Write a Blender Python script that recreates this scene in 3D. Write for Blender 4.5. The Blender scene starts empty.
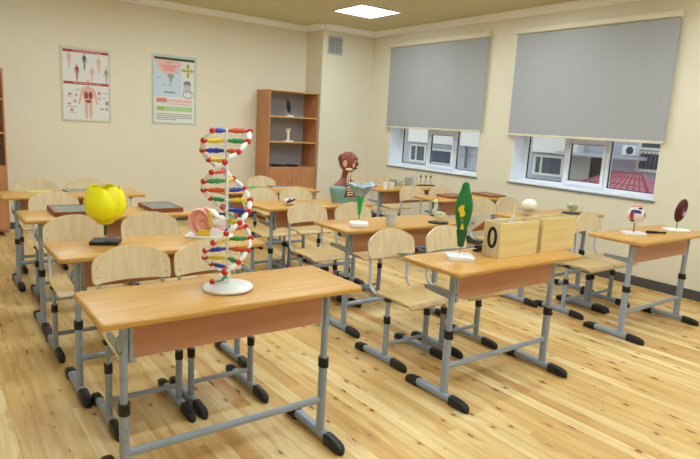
import bpy, bmesh, math, random
from mathutils import Vector, Matrix
random.seed(7)
S = bpy.context.scene
COL = S.collection
PI = math.pi

# ------------------------------------------------------------------ materials
def lin(r, g, b):
    f = lambda c: (c / 255 / 12.92) if c / 255 <= .04045 else ((c / 255 + .055) / 1.055) ** 2.4
    return (f(r), f(g), f(b), 1)

def mat(name, col, rough=.5, metal=0.0, var=.06, scale=12.0, bump=0.0, spec=.5, emit=None, estr=0.0, trans=0.0, ior=1.45):
    m = bpy.data.materials.new(name); m.use_nodes = True
    nt = m.node_tree; b = nt.nodes['Principled BSDF']
    b.inputs['Roughness'].default_value = rough; b.inputs['Metallic'].default_value = metal
    b.inputs['Specular IOR Level'].default_value = spec
    b.inputs['Transmission Weight'].default_value = trans; b.inputs['IOR'].default_value = ior
    tc = nt.nodes.new('ShaderNodeTexCoord'); n = nt.nodes.new('ShaderNodeTexNoise')
    n.inputs['Scale'].default_value = scale; n.inputs['Detail'].default_value = 3
    nt.links.new(tc.outputs['Object'], n.inputs['Vector'])
    mx = nt.nodes.new('ShaderNodeMix'); mx.data_type = 'RGBA'
    mx.inputs[6].default_value = [c * (1 - var) for c in col[:3]] + [1]
    mx.inputs[7].default_value = [min(1, c * (1 + var)) for c in col[:3]] + [1]
    nt.links.new(n.outputs['Fac'], mx.inputs[0]); nt.links.new(mx.outputs[2], b.inputs['Base Color'])
    if bump:
        bp = nt.nodes.new('ShaderNodeBump'); bp.inputs['Strength'].default_value = bump; bp.inputs['Distance'].default_value = .002
        nt.links.new(n.outputs['Fac'], bp.inputs['Height']); nt.links.new(bp.outputs['Normal'], b.inputs['Normal'])
    if emit:
        b.inputs['Emission Color'].default_value = emit; b.inputs['Emission Strength'].default_value = estr
    return m

def wood(name, c1, c2, stretch=(1.2, 22, 22), rough=.38, spec=.5, rnd=True):
    m = bpy.data.materials.new(name); m.use_nodes = True
    nt = m.node_tree; b = nt.nodes['Principled BSDF']; L = nt.links.new
    b.inputs['Roughness'].default_value = rough; b.inputs['Specular IOR Level'].default_value = spec
    tc = nt.nodes.new('ShaderNodeTexCoord'); mp = nt.nodes.new('ShaderNodeMapping')
    mp.inputs['Scale'].default_value = stretch
    L(tc.outputs['Object'], mp.inputs['Vector'])
    if rnd:
        oi = nt.nodes.new('ShaderNodeObjectInfo'); ml = nt.nodes.new('ShaderNodeMath'); ml.operation = 'MULTIPLY'
        ml.inputs[1].default_value = 40; L(oi.outputs['Random'], ml.inputs[0])
        cb = nt.nodes.new('ShaderNodeCombineXYZ'); L(ml.outputs[0], cb.inputs[0]); L(ml.outputs[0], cb.inputs[2])
        L(cb.outputs[0], mp.inputs['Location'])
    n = nt.nodes.new('ShaderNodeTexNoise'); n.inputs['Scale'].default_value = 2.2; n.inputs['Detail'].default_value = 5
    n.inputs['Distortion'].default_value = .5
    L(mp.outputs[0], n.inputs['Vector'])
    r = nt.nodes.new('ShaderNodeValToRGB'); r.color_ramp.elements[0].position = .32; r.color_ramp.elements[1].position = .68
    r.color_ramp.elements[0].color = c1; r.color_ramp.elements[1].color = c2
    L(n.outputs['Fac'], r.inputs[0]); L(r.outputs[0], b.inputs['Base Color'])
    return m

def floor_material():
    m = bpy.data.materials.new('pine_boards'); m.use_nodes = True
    nt = m.node_tree; N = nt.nodes.new; L = nt.links.new; b = nt.nodes['Principled BSDF']
    tc = N('ShaderNodeTexCoord'); sp = N('ShaderNodeSeparateXYZ'); L(tc.outputs['Object'], sp.inputs[0])
    def math_(op, a, bb):
        q = N('ShaderNodeMath'); q.operation = op
        for i, v in enumerate((a, bb)):
            if v is None: continue
            if isinstance(v, (int, float)): q.inputs[i].default_value = v
            else: L(v, q.inputs[i])
        return q.outputs[0]
    bw = .094
    row = math_('FLOOR', math_('DIVIDE', sp.outputs[0], bw), None)
    wn = N('ShaderNodeTexWhiteNoise'); wn.noise_dimensions = '1D'; L(row, wn.inputs['W'])
    yy = math_('ADD', sp.outputs[1], math_('MULTIPLY', wn.outputs['Value'], 7.0))
    seg = math_('FLOOR', math_('DIVIDE', yy, 2.1), None)
    cb = N('ShaderNodeCombineXYZ'); L(row, cb.inputs[0]); L(seg, cb.inputs[1])
    w2 = N('ShaderNodeTexWhiteNoise'); w2.noise_dimensions = '2D'; L(cb.outputs[0], w2.inputs['Vector'])
    # grain, different in each board
    g = N('ShaderNodeCombineXYZ')
    L(math_('ADD', math_('MULTIPLY', sp.outputs[0], 13.0), math_('MULTIPLY', w2.outputs['Value'], 91.0)), g.inputs[0])
    L(math_('MULTIPLY', yy, .9), g.inputs[1]); L(math_('MULTIPLY', row, 3.7), g.inputs[2])
    n = N('ShaderNodeTexNoise'); n.inputs['Scale'].default_value = 1.5; n.inputs['Detail'].default_value = 5; n.inputs['Distortion'].default_value = .9
    L(g.outputs[0], n.inputs['Vector'])
    base = N('ShaderNodeValToRGB'); cr = base.color_ramp
    cr.elements[0].position = 0; cr.elements[0].color = lin(*FLOOR[0]); cr.elements[1].position = 1; cr.elements[1].color = lin(*FLOOR[2])
    e = cr.elements.new(.5); e.color = lin(*FLOOR[1])
    L(math_('ADD', math_('MULTIPLY', w2.outputs['Value'], .85), math_('MULTIPLY', n.outputs['Fac'], .22)), base.inputs[0])
    gr = N('ShaderNodeMix'); gr.data_type = 'RGBA'; gr.blend_type = 'MULTIPLY'
    rr = N('ShaderNodeValToRGB'); rr.color_ramp.elements[0].position = .33; rr.color_ramp.elements[1].position = .6
    rr.color_ramp.elements[0].color = (.80, .66, .48, 1); rr.color_ramp.elements[1].color = (1, 1, 1, 1)
    L(n.outputs['Fac'], rr.inputs[0]); gr.inputs[0].default_value = .8
    L(base.outputs[0], gr.inputs[6]); L(rr.outputs[0], gr.inputs[7])
    # knots
    kv = N('ShaderNodeCombineXYZ'); L(math_('ADD', math_('MULTIPLY', sp.outputs[0], 7.5), math_('MULTIPLY', row, 1.3)), kv.inputs[0]); L(math_('MULTIPLY', yy, 4.6), kv.inputs[1])
    v = N('ShaderNodeTexVoronoi'); v.voronoi_dimensions = '2D'; v.inputs['Scale'].default_value = 1.0; L(kv.outputs[0], v.inputs['Vector'])
    kc = N('ShaderNodeSeparateColor'); L(v.outputs['Color'], kc.inputs[0])
    thr = math_('MULTIPLY', math_('MAXIMUM', math_('SUBTRACT', kc.outputs[0], .45), 0.0), .38)
    kn = math_('MINIMUM', math_('MAXIMUM', math_('MULTIPLY', math_('SUBTRACT', thr, v.outputs['Distance']), 30.0), 0.0), 1.0)
    halo = math_('MULTIPLY', math_('MINIMUM', math_('MAXIMUM', math_('MULTIPLY', math_('SUBTRACT', math_('MULTIPLY', thr, 2.6), v.outputs['Distance']), 9.0), 0.0), 1.0), .35)
    m0 = N('ShaderNodeMix'); m0.data_type = 'RGBA'; L(halo, m0.inputs[0]); L(gr.outputs[2], m0.inputs[6]); m0.inputs[7].default_value = lin(196, 128, 66)
    m1 = N('ShaderNodeMix'); m1.data_type = 'RGBA'; L(math_('MULTIPLY', kn, .95), m1.inputs[0]); L(m0.outputs[2], m1.inputs[6]); m1.inputs[7].default_value = lin(124, 68, 30)
    # seams
    fx = math_('FRACT', math_('DIVIDE', sp.outputs[0], bw), None); fy = math_('FRACT', math_('DIVIDE', yy, 2.1), None)
    sm = math_('MAXIMUM', math_('LESS_THAN', fx, .022), math_('LESS_THAN', fy, .0012))
    m2 = N('ShaderNodeMix'); m2.data_type = 'RGBA'; L(math_('MULTIPLY', sm, .28), m2.inputs[0]); L(m1.outputs[2], m2.inputs[6]); m2.inputs[7].default_value = lin(128, 84, 40)
    L(m2.outputs[2], b.inputs['Base Color'])
    b.inputs['Roughness'].default_value = .33; b.inputs['Specular IOR Level'].default_value = .42
    return m

FLOOR = ((208, 160, 94), (226, 192, 126), (240, 218, 164))
M = dict(
    floor=None,
    wall=mat('cream_wall_paint', lin(230, 222, 201), .8, var=.02, scale=3, bump=.05),
    ceil=mat('ceiling_paint', lin(206, 197, 164), .85, var=.015, scale=2),
    cornice=mat('cornice_plaster', lin(250, 250, 252), .75, var=.02),
    skirting=mat('dark_grey_skirting', lin(82, 82, 84), .5),
    top=wood('desk_top_beech', lin(192, 138, 64), lin(212, 164, 84)),
    topedge=wood('desk_edge_beech', lin(206, 152, 90), lin(226, 178, 112)),
    apron=wood('modesty_panel_veneer', lin(176, 122, 94), lin(190, 138, 110), stretch=(1, 8, 8)),
    ply=wood('birch_plywood', lin(216, 194, 154), lin(228, 210, 174), stretch=(14, 14, 1.2), rough=.42),
    plyseat=wood('birch_plywood_seat', lin(204, 172, 114), lin(218, 188, 132), stretch=(14, 1.6, 14), rough=.36),
    steel=mat('silver_grey_steel', lin(154, 168, 190), .38, .15, var=.04, scale=30),
    steel_light=mat('pale_grey_steel', lin(190, 196, 206), .35, .2, var=.03),
    black=mat('black_plastic', lin(28, 28, 30), .42, var=.12, scale=40),
    bolt=mat('bolt_steel', lin(150, 150, 150), .35, .8),
    blind=mat('grey_blind_fabric', lin(168, 170, 174), .85, var=.03, scale=60, bump=.2),
    blindbar=mat('cream_blind_rail', lin(224, 216, 190), .45, var=.02),
    pvc=mat('white_window_pvc', lin(236, 240, 248), .4, var=.015),
    gasket=mat('dark_gasket', lin(40, 42, 46), .6),
    sill=mat('grey_sill', lin(122, 124, 128), .45),
    glass=None,
    case=wood('bookcase_laminate', lin(182, 122, 80), lin(200, 142, 98), stretch=(10, 10, 1), rough=.4),
    caseshelf=wood('bookcase_shelf_laminate', lin(206, 156, 92), lin(220, 174, 110), stretch=(1, 10, 10), rough=.4),
    caseback=mat('bookcase_back_panel', lin(168, 168, 176), .7, var=.03),
    handle=mat('satin_handle', lin(206, 200, 190), .3, .6),
    white=mat('white_plastic', lin(246, 248, 252), .32, var=.01),
    paper=mat('white_paper', lin(242, 246, 250), .7, var=.02),
    red=mat('red_plastic', lin(206, 44, 32), .35, var=.08),
    orange=mat('orange_red_plastic', lin(222, 84, 52), .35, var=.08),
    blue=mat('blue_plastic', lin(34, 66, 186), .35, var=.08),
    yellow=mat('yellow_plastic', lin(236, 206, 50), .35, var=.06),
    green=mat('green_plastic', lin(46, 158, 88), .35, var=.08),
    petal=mat('yellow_petal', lin(252, 246, 26), .26, var=.05, scale=6),
    petal_in=mat('amber_petal', lin(246, 232, 24), .3, var=.05, scale=6),
    stemgreen=mat('dark_green_plastic', lin(24, 92, 50), .35, var=.1),
    leaf=mat('deep_green_leaf', lin(22, 112, 52), .34, var=.18, scale=9),
    leafdark=mat('cup_green', lin(20, 92, 50), .4, var=.15, scale=14),
    skinpink=mat('ear_pink', lin(232, 166, 158), .4, var=.08, scale=8),
    skinlight=mat('ear_pale_pink', lin(232, 186, 172), .45, var=.06),
    bulb=mat('off_white_bulb', lin(242, 238, 222), .45, var=.03),
    bone=mat('cream_bone', lin(234, 222, 184), .5, var=.06, scale=25),
    muscle=mat('muscle_red_brown', lin(132, 66, 52), .34, var=.5, scale=34),
    muscle2=mat('muscle_dark', lin(92, 40, 36), .38, var=.3, scale=30),
    teal=mat('bluish_green_drape', lin(124, 162, 158), .5, var=.08, scale=8),
    kidney=mat('kidney_maroon', lin(70, 18, 22), .3, var=.2, scale=20),
    eyewhite=mat('eye_white', lin(236, 226, 222), .3, var=.03, scale=20),
    navy=mat('navy_patch', lin(40, 50, 110), .4, var=.12),
    crimson=mat('crimson_patch', lin(186, 44, 58), .4, var=.12),
    iris=mat('brown_iris', lin(64, 52, 50), .25, var=.3, scale=60),
    flower=mat('pale_blue_petal', lin(158, 180, 200), .4, var=.08, scale=8),
    fgreen=mat('bright_green_calyx', lin(52, 176, 78), .38, var=.1),
    box=wood('pale_pine_box', lin(230, 204, 142), lin(240, 218, 160), stretch=(1.2, 16, 16), rough=.5),
    boxside=wood('pale_pine_box_end', lin(214, 192, 148), lin(226, 206, 164), stretch=(16, 16, 1.2), rough=.5),
    boxin=wood('brown_lid_inside', lin(186, 134, 74), lin(204, 154, 90), stretch=(1, 8, 8), rough=.5),
    card=mat('index_cards', lin(226, 218, 190), .7, var=.06, scale=80),
    slate=mat('grey_green_case_lid', lin(116, 126, 124), .25, var=.08),
    frame=wood('reddish_case_frame', lin(126, 66, 44), lin(146, 82, 56), stretch=(1, 10, 10), rough=.4),
    bframe=wood('brown_case_frame', lin(128, 78, 46), lin(160, 100, 58), stretch=(1, 10, 10), rough=.4),
    clear=None,
    metal_white=mat('white_lamp_frame', lin(236, 236, 236), .4),
    vent=mat('vent_grey', lin(196, 196, 194), .5),
    ventdark=mat('vent_slot_dark', lin(150, 152, 152), .7),
    lamp=mat('lamp_diffuser', (1, 1, 1, 1), .6, emit=(.82, .95, 1, 1), estr=19.2),
    pink=mat('pink_putty', lin(216, 150, 140), .5, var=.1),
    cork=mat('cork', lin(120, 84, 60), .7, var=.2, scale=50),
    succ=mat('pale_green_leaf', lin(220, 226, 190), .45, var=.15, scale=20),
    dkgreen=mat('dark_green_base', lin(44, 60, 46), .4, var=.1),
    lime=mat('lime_paper', lin(206, 208, 120), .6),
    purple=mat('grey_purple_cover', lin(132, 118, 124), .5),
    greycup=mat('translucent_white_cup', lin(222, 222, 218), .3, trans=.25, var=.03),
    f_white=mat('facade_white', lin(190, 196, 204), .8, var=.04, scale=1.5),
    f_cream=mat('facade_cream', lin(240, 238, 226), .8, var=.03, scale=1.5),
    f_grey=mat('facade_concrete', lin(180, 176, 164), .85, var=.15, scale=2.5),
    f_dark=mat('facade_dark_glass', lin(70, 84, 98), .25, var=.2, scale=1.4),
    f_door=mat('dark_doorway', lin(40, 36, 36), .7),
    f_pipe=mat('grey_drainpipe', lin(92, 104, 124), .5),
    rooftile=mat('pinkish_red_metal_roof', lin(214, 128, 142), .45, var=.06, scale=4),
    roofrib=mat('roof_rib', lin(160, 80, 94), .5),
    ground=mat('asphalt', lin(120, 120, 118), .9),
    p_red=mat('poster_red', lin(176, 62, 52), .6), p_white=mat('poster_white', lin(226, 226, 224), .55, var=.015),
    p_skin=mat('poster_skin', lin(220, 180, 160), .6), p_mus=mat('poster_muscle', lin(166, 70, 66), .6, var=.2, scale=60),
    p_grey=mat('poster_grey', lin(160, 156, 156), .6), p_dark=mat('poster_vein', lin(96, 84, 100), .6, var=.2, scale=60),
    p_edge=mat('poster_pale_frame', lin(212, 208, 186), .5), p_edge2=mat('poster_greenish_frame', lin(196, 206, 194), .5),
    p_dgreen=mat('poster_dark_green', lin(58, 84, 56), .6), p_blue=mat('poster_sky_blue', lin(196, 216, 228), .6, var=.04, scale=3),
    p_pink=mat('poster_pink', lin(232, 184, 184), .6), p_rose=mat('poster_rose', lin(214, 130, 128), .6),
    p_lgreen=mat('poster_light_green', lin(172, 208, 150), .6), p_olive=mat('poster_olive', lin(176, 176, 70), .6),
    p_text=mat('poster_text_grey', lin(130, 134, 132), .6),
)
def glass_mat(name, tint, mixf):
    m = bpy.data.materials.new(name); m.use_nodes = True; nt = m.node_tree
    for n in list(nt.nodes): nt.nodes.remove(n)
    o = nt.nodes.new('ShaderNodeOutputMaterial'); t = nt.nodes.new('ShaderNodeBsdfTransparent'); g = nt.nodes.new('ShaderNodeBsdfGlossy')
    t.inputs[0].default_value = tint; g.inputs['Roughness'].default_value = .02
    x = nt.nodes.new('ShaderNodeMixShader'); x.inputs[0].default_value = mixf
    nt.links.new(t.outputs[0], x.inputs[1]); nt.links.new(g.outputs[0], x.inputs[2]); nt.links.new(x.outputs[0], o.inputs[0])
    return m
M['glass'] = glass_mat('window_glass', (.97, .985, 1, 1), .05)
M['clear'] = glass_mat('clear_plastic', (.90, .93, .95, 1), .10)
M['floor'] = floor_material()

# ------------------------------------------------------------------ mesh builder
class MB:
    def __init__(s): s.v = []; s.f = []; s.m = []; s.cur = 0
    def add(s, vs, fs):
        o = len(s.v); s.v += [tuple(v) for v in vs]
        for f in fs: s.f.append([o + i for i in f]); s.m.append(s.cur)
        return s
    def mi(s, i): s.cur = i; return s
    def box(s, c, d, bev=0.0, seg=2, rot=None):
        bm = bmesh.new(); bmesh.ops.create_cube(bm, size=1)
        for v in bm.verts: v.co = Vector((v.co.x * d[0], v.co.y * d[1], v.co.z * d[2]))
        if bev: bmesh.ops.bevel(bm, geom=list(bm.edges), offset=bev, segments=seg, affect='EDGES', profile=.5)
        bm.verts.index_update(); R = rot or Matrix.Identity(3)
        s.add([R @ v.co + Vector(c) for v in bm.verts], [[v.index for v in f.verts] for f in bm.faces]); bm.free(); return s
    def b2(s, lo, hi, bev=0.0, seg=2):
        return s.box([(a + b) / 2 for a, b in zip(lo, hi)], [b - a for a, b in zip(lo, hi)], bev, seg)
    def loft(s, rings, cap=True, closed=True):
        n = len(rings[0]); vs = [p for r in rings for p in r]; fs = []
        for i in range(len(rings) - 1):
            for j in range(n if closed else n - 1):
                k = (j + 1) % n; fs.append([i * n + j, i * n + k, (i + 1) * n + k, (i + 1) * n + j])
        if cap and closed: fs += [list(range(n))[::-1], [(len(rings) - 1) * n + j for j in range(n)]]
        return s.add(vs, fs)
    def tube(s, pts, r, n=10, cap=True, ry=None):
        pts = [Vector(p) for p in pts]; rr = r if isinstance(r, (list, tuple)) else [r] * len(pts); rings = []; up = None
        for i, p in enumerate(pts):
            t = ((pts[min(i + 1, len(pts) - 1)] - p).normalized() + (p - pts[max(i - 1, 0)]).normalized())
            t = t.normalized() if t.length > 1e-6 else Vector((0, 0, 1))
            if up is None:
                a = Vector((0, 0, 1)) if abs(t.z) < .9 else Vector((0, 1, 0)); up = (a - t * a.dot(t)).normalized()
            else: up = (up - t * up.dot(t)).normalized()
            w = t.cross(up); q = (ry / rr[i]) if ry else 1
            rings.append([p + (w * math.cos(2 * PI * k / n) + up * math.sin(2 * PI * k / n) * q) * rr[i] for k in range(n)])
        return s.loft(rings, cap)
    def lathe(s, prof, n=24, c=(0, 0, 0), cap=True, wob=None):
        rings = []
        for r, z in prof:
            rings.append([(c[0] + r * (wob(2 * PI * k / n, z) if wob else 1) * math.cos(2 * PI * k / n), c[1] + r * (wob(2 * PI * k / n, z) if wob else 1) * math.sin(2 * PI * k / n), c[2] + z) for k in range(n)])
        return s.loft(rings, cap)
    def ball(s, c, r, n=16, m=10, sc=(1, 1, 1), rot=None, fn=None):
        R = rot or Matrix.Identity(3); rings = []
        for i in range(m + 1):
            th = PI * min(max(i / m, .004), .996); ring = []
            for k in range(n):
                d = Vector((math.sin(th) * math.cos(2 * PI * k / n), math.sin(th) * math.sin(2 * PI * k / n), math.cos(th)))
                q = r * (fn(d) if fn else 1); ring.append(R @ Vector((d.x * sc[0], d.y * sc[1], d.z * sc[2])) * q + Vector(c))
            rings.append(ring)
        return s.loft(rings)
    def grid(s, fn, nu, nv, th=0.0):
        P = [[Vector(fn(u / nu, v / nv)) for u in range(nu + 1)] for v in range(nv + 1)]
        W = nu + 1; vs = [p for r in P for p in r]
        fs = [[v * W + u, v * W + u + 1, (v + 1) * W + u + 1, (v + 1) * W + u] for v in range(nv) for u in range(nu)]
        if th:
            nr = []
            for v in range(nv + 1):
                for u in range(W):
                    a = P[v][min(u + 1, nu)] - P[v][max(u - 1, 0)]; b = P[min(v + 1, nv)][u] - P[max(v - 1, 0)][u]
                    q = a.cross(b); nr.append(q.normalized() if q.length > 1e-12 else Vector((0, 0, 1)))
            o = len(vs); vs = vs + [p - n * th for p, n in zip(vs, nr)]; fs += [[o + i for i in f[::-1]] for f in fs[:]]
            bd = [u for u in range(W)] + [v * W + nu for v in range(1, nv + 1)] + [nv * W + u for u in range(nu - 1, -1, -1)] + [v * W for v in range(nv - 1, 0, -1)]
            for i in range(len(bd)): a, b = bd[i], bd[(i + 1) % len(bd)]; fs.append([b, a, o + a, o + b])
        return s.add(vs, fs)
    def prism(s, poly, t, frame):
        n = len(poly); a = [frame(x, y, 0) for x, y in poly]; b = [frame(x, y, t) for x, y in poly]
        return s.add(a + b, [list(range(n)), [n + i for i in range(n)][::-1]] + [[i, n + i, n + (i + 1) % n, (i + 1) % n] for i in range(n)])
    def build(s, name, mats, parent=None, smooth=True, loc=None, angle=38):
        me = bpy.data.meshes.new(name); me.from_pydata(s.v, [], s.f)
        mats = mats if isinstance(mats, (list, tuple)) else [mats]
        for q in mats: me.materials.append(M[q] if isinstance(q, str) else q)
        for p, i in zip(me.polygons, s.m): p.material_index = i
        bm = bmesh.new(); bm.from_mesh(me); bmesh.ops.recalc_face_normals(bm, faces=bm.faces); bm.to_mesh(me); bm.free()
        if smooth:
            me.polygons.foreach_set('use_smooth', [True] * len(me.polygons)); me.set_sharp_from_angle(angle=math.radians(angle))
        me.update(); o = bpy.data.objects.new(name, me); COL.objects.link(o)
        if parent: o.parent = parent
        if loc: o.location = loc
        return o

def tag(o, label=None, cat=None, group=None, kind=None):
    if label: o['label'] = label
    if cat: o['category'] = cat
    if group: o['group'] = group
    if kind: o['kind'] = kind
    return o
def thing(name, loc, label, cat, group=None, rz=0.0):
    o = bpy.data.objects.new(name, None); COL.objects.link(o); o.location = loc; o.rotation_euler = (0, 0, rz); o.empty_display_size = .1
    return tag(o, label, cat, group)
def copy_tree(o, parent=None):
    c = o.copy(); COL.objects.link(c)
    if parent: c.parent = parent
    for ch in list(o.children): copy_tree(ch, c)
    return c
def struct(o): o['kind'] = 'structure'; return o

# ------------------------------------------------------------------ room
XL, XW, YF, YB, ZC = -1.75, 5.889, -3.4, 6.512, 3.172
struct(MB().b2((XL - .3, YF - .3, -.2), (XW + .42, YB + .3, 0)).build('floor', 'floor', smooth=False))
struct(MB().b2((XL - .3, YF - .3, ZC), (XW + .42, YB + .3, ZC + .2)).build('ceiling', 'ceil', smooth=False))
struct(MB().b2((XL - .3, YB, 0), (XW + .42, YB + .3, ZC)).build('wall_back', 'wall', smooth=False))
struct(MB().b2((XL - .3, YF, 0), (XL, YB, ZC)).build('wall_left', 'wall', smooth=False))
struct(MB().b2((XL - .3, YF - .3, 0), (XW + .42, YF, ZC)).build('wall_front', 'wall', smooth=False))
W1 = (3.468, 5.427); W2 = (.947, 2.875); WZ = (.955, 2.86)
w = MB(); X0, X1 = XW, XW + .42
w.b2((X0, YF, 0), (X1, YB, WZ[0])); w.b2((X0, YF, WZ[1]), (X1, YB, ZC))
for a, b in ((YF, W2[0]), (W2[1], W1[0]), (W1[1], YB)): w.b2((X0, a, WZ[0]), (X1, b, WZ[1]))
struct(w.build('wall_right', 'wall', smooth=False))
PX, PY = 4.862, 6.02
struct(MB().b2((PX, PY, 0), (XW, YB, ZC)).build('wall_column', 'wall', smooth=False))
def cornice(name, a, b, nrm, ext0=0, ext1=0):
    a, b, n = Vector(a), Vector(b), Vector(nrm); d = (b - a).normalized(); a -= d * ext0; b += d * ext1
    prof = [(0, 0), (.075, 0), (.075, -.012), (.06, -.02), (.042, -.034), (.03, -.052), (.024, -.066), (.012, -.07), (.012, -.084), (0, -.084)]
    mb = MB(); mb.loft([[p + n * u + Vector((0, 0, z)) for u, z in prof] for p in (a, b)])
    return struct(mb.build(name, 'cornice', smooth=False))
cornice('trim_1', (XL, YB, ZC), (PX, YB, ZC), (0, -1, 0))
cornice('trim_2', (PX, PY, ZC), (PX, YB, ZC), (-1, 0, 0), ext0=.075)
cornice('trim_3', (PX, PY, ZC), (XW, PY, ZC), (0, -1, 0), ext0=.075)
cornice('trim_4', (XW, YF, ZC), (XW, PY, ZC), (-1, 0, 0))
cornice('trim_5', (XL, YF, ZC), (XL, YB, ZC), (1, 0, 0))
struct(MB().b2((XW - .018, YF, 0), (XW, PY, .105), .004).build('baseboard_right', 'skirting', smooth=False))
bb = MB(); bb.b2((XL, YB - .018, 0), (PX - .018, YB, .09), .004); bb.b2((PX - .018, PY - .018, 0), (PX, YB, .09), .004); bb.b2((PX - .018, PY - .018, 0), (XW - .018, PY, .09), .004)
struct(bb.build('baseboard_back', 'skirting', smooth=False))

def window(n, W, sash):
    root = struct(bpy.data.objects.new('window_%d' % n, None)); COL.objects.link(root); root.location = (XW + .3, (W[0] + W[1]) / 2, WZ[0])
    P = Vector(root.location); y0, y1 = W; z0, z1 = WZ; xa, xb = XW + .25, XW + .32
    L = lambda lo, hi: ([a - b for a, b in zip(lo, P)], [a - b for a, b in zip(hi, P)])
    f = MB()
    for lo, hi in (((xa, y0, z0), (xb, y1, z0 + .06)), ((xa, y0, z1 - .06), (xb, y1, z1)), ((xa, y0, z0 + .06), (xb, y0 + .06, z1 - .06)), ((xa, y1 - .06, z0 + .06), (xb, y1, z1 - .06)),
                   ((xa, sash[0] - .035, z0 + .06), (xb, sash[0] + .012, z1 - .06)), ((xa, sash[1] - .012, z0 + .06), (xb, sash[1] + .035, z1 - .06)),
                   ((xa, sash[0] + .012, 1.59), (xb, sash[1] - .012, 1.65))):
        f.b2(*L(lo, hi), bev=.005, seg=1)
    fr = f.build('window_frame', 'pvc', root)
    s = MB(); a, b = sash[0] + .012, sash[1] - .012; xa2, xb2 = xa - .018, xb - .02
    for lo, hi in (((xa2, a, z0 + .045), (xb2, b, z0 + .1)), ((xa2, a, 1.52), (xb2, b, 1.592)), ((xa2, a, z0 + .1), (xb2, a + .04, 1.52)), ((xa2, b - .04, z0 + .1), (xb2, b, 1.52))):
        s.b2(*L(lo, hi), bev=.006, seg=1)
    sa = s.build('window_sash', 'pvc', root)
    g = MB()
    for ya, yb in ((y0 + .06, sash[0] - .035), (sash[1] + .035, y1 - .06)):
        for lo, hi in (((xa + .012, ya, z0 + .06), (xa + .03, ya + .009, z1 - .06)), ((xa + .012, yb - .009, z0 + .06), (xa + .03, yb, z1 - .06)), ((xa + .012, ya, z0 + .06), (xa + .03, yb, z0 + .069))): g.b2(*L(lo, hi))
    for lo, hi in (((xa + .012, a + .04, z0 + .1), (xa + .03, a + .049, 1.52)), ((xa + .012, b - .049, z0 + .1), (xa + .03, b - .04, 1.52)), ((xa + .012, a + .04, z0 + .1), (xa + .03, b - .04, z0 + .109)), ((xa + .012, a + .04, 1.511), (xa + .03, b - .04, 1.52))): g.b2(*L(lo, hi))
    g.build('window_gasket', 'gasket', root, smooth=False)
    for ya, yb, za, zb in ((y0 + .06, sash[0] - .035, z0 + .06, z1 - .06), (sash[1] + .035, y1 - .06, z0 + .06, z1 - .06), (sash[0] + .04, sash[1] - .04, z0 + .09, 1.53), (sash[0], sash[1], 1.64, z1 - .06)):
        MB().b2(*L((xa + .03, ya, za), (xa + .038, yb, zb))).build('window_pane', 'glass', root, smooth=False)
    rv = MB()   # white reveals lining the opening
    rv.b2(*L((XW + .004, y0, z0), (xa, y0 + .008, z1))); rv.b2(*L((XW + .004, y1 - .008, z0), (xa, y1, z1))); rv.b2(*L((XW + .004, y0, z1 - .008), (xa, y1, z1)))
    rv.build('window_reveal', 'pvc', root, smooth=False)
    MB().b2(*L((XW - .010, y0 - .01, z0 + .002), (xa, y1 + .01, z0 + .024)), bev=.002, seg=1).build('window_sill', 'pvc', root)
    MB().b2(*L((XW - .016, y0 - .025, z0 - .012), (XW + .0, y1 + .025, z0 + .010)), bev=.002, seg=1).build('sill_edge', 'sill', root)
window(1, W1, (4.155, 4.74)); window(2, W2, (1.678, 2.225))

def blind(y0, y1, z0, z1, label):
    r = thing('roller_blind', (XW, (y0 + y1) / 2, z0), label, 'blind', 'grey roller blinds over the windows'); h = (y1 - y0) / 2; H = z1 - z0
    MB().b2((-.085, -h - .012, H - .005), (0, h + .012, H + .066), .008).build('blind_cassette', 'blindbar', r)
    MB().grid(lambda u, v: (-.045 + .004 * math.sin(u * 9) * (1 - v), -h + 2 * h * u, .012 + (H - .012) * v), 30, 12, .0015).build('blind_fabric', 'blind', r)
    MB().b2((-.055, -h, -.012), (-.037, h, .016), .005).build('bottom_rail', 'blindbar', r)
    for s in (-1, 1): MB().tube([(-.03, s * (h + .006), H), (-.03, s * (h + .006), .0)], .004, 6).build('guide_wire', 'blindbar', r)
    for s in (-.86, .86): MB().b2((-.05, s * h - .03, H + .066), (0, s * h + .03, H + .080), .003).build('mounting_bracket', 'vent', r)
blind(3.42, 5.482, 1.602, 2.88, 'grey roller blind over the far window, nearer the room corner')
blind(.905, 2.944, 1.587, 2.868, 'grey roller blind over the near window, at the right of the photo')

# ceiling lights
def lamp(x, y, label, group='square ceiling light panels'):
    r = thing('ceiling_light', (x, y, ZC), label, 'ceiling light', group)
    f = MB(); a, b = .345, .32
    for lo, hi in (((-a, -a, -.02), (a, -b, 0)), ((-a, b, -.02), (a, a, 0)), ((-a, -b, -.02), (-b, b, 0)), ((b, -b, -.02), (a, b, 0))): f.b2(lo, hi, .002, 1)
    f.build('lamp_frame', 'metal_white', r); MB().b2((-b, -b, -.012), (b, b, -.004)).build('diffuser', 'lamp', r, smooth=False)
for x in (.55, 2.6, 4.645):
    for y in (4.63, 2.35, .05, -2.2):
        vis = x > 4 and y > 4  # the one panel in view; the others are unseen, added for room brightness
        lamp(x, y, 'lit square ceiling light panel between the wall vent and the far window' if vis else 'lit square ceiling light panel added out of view to brighten the room')
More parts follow.
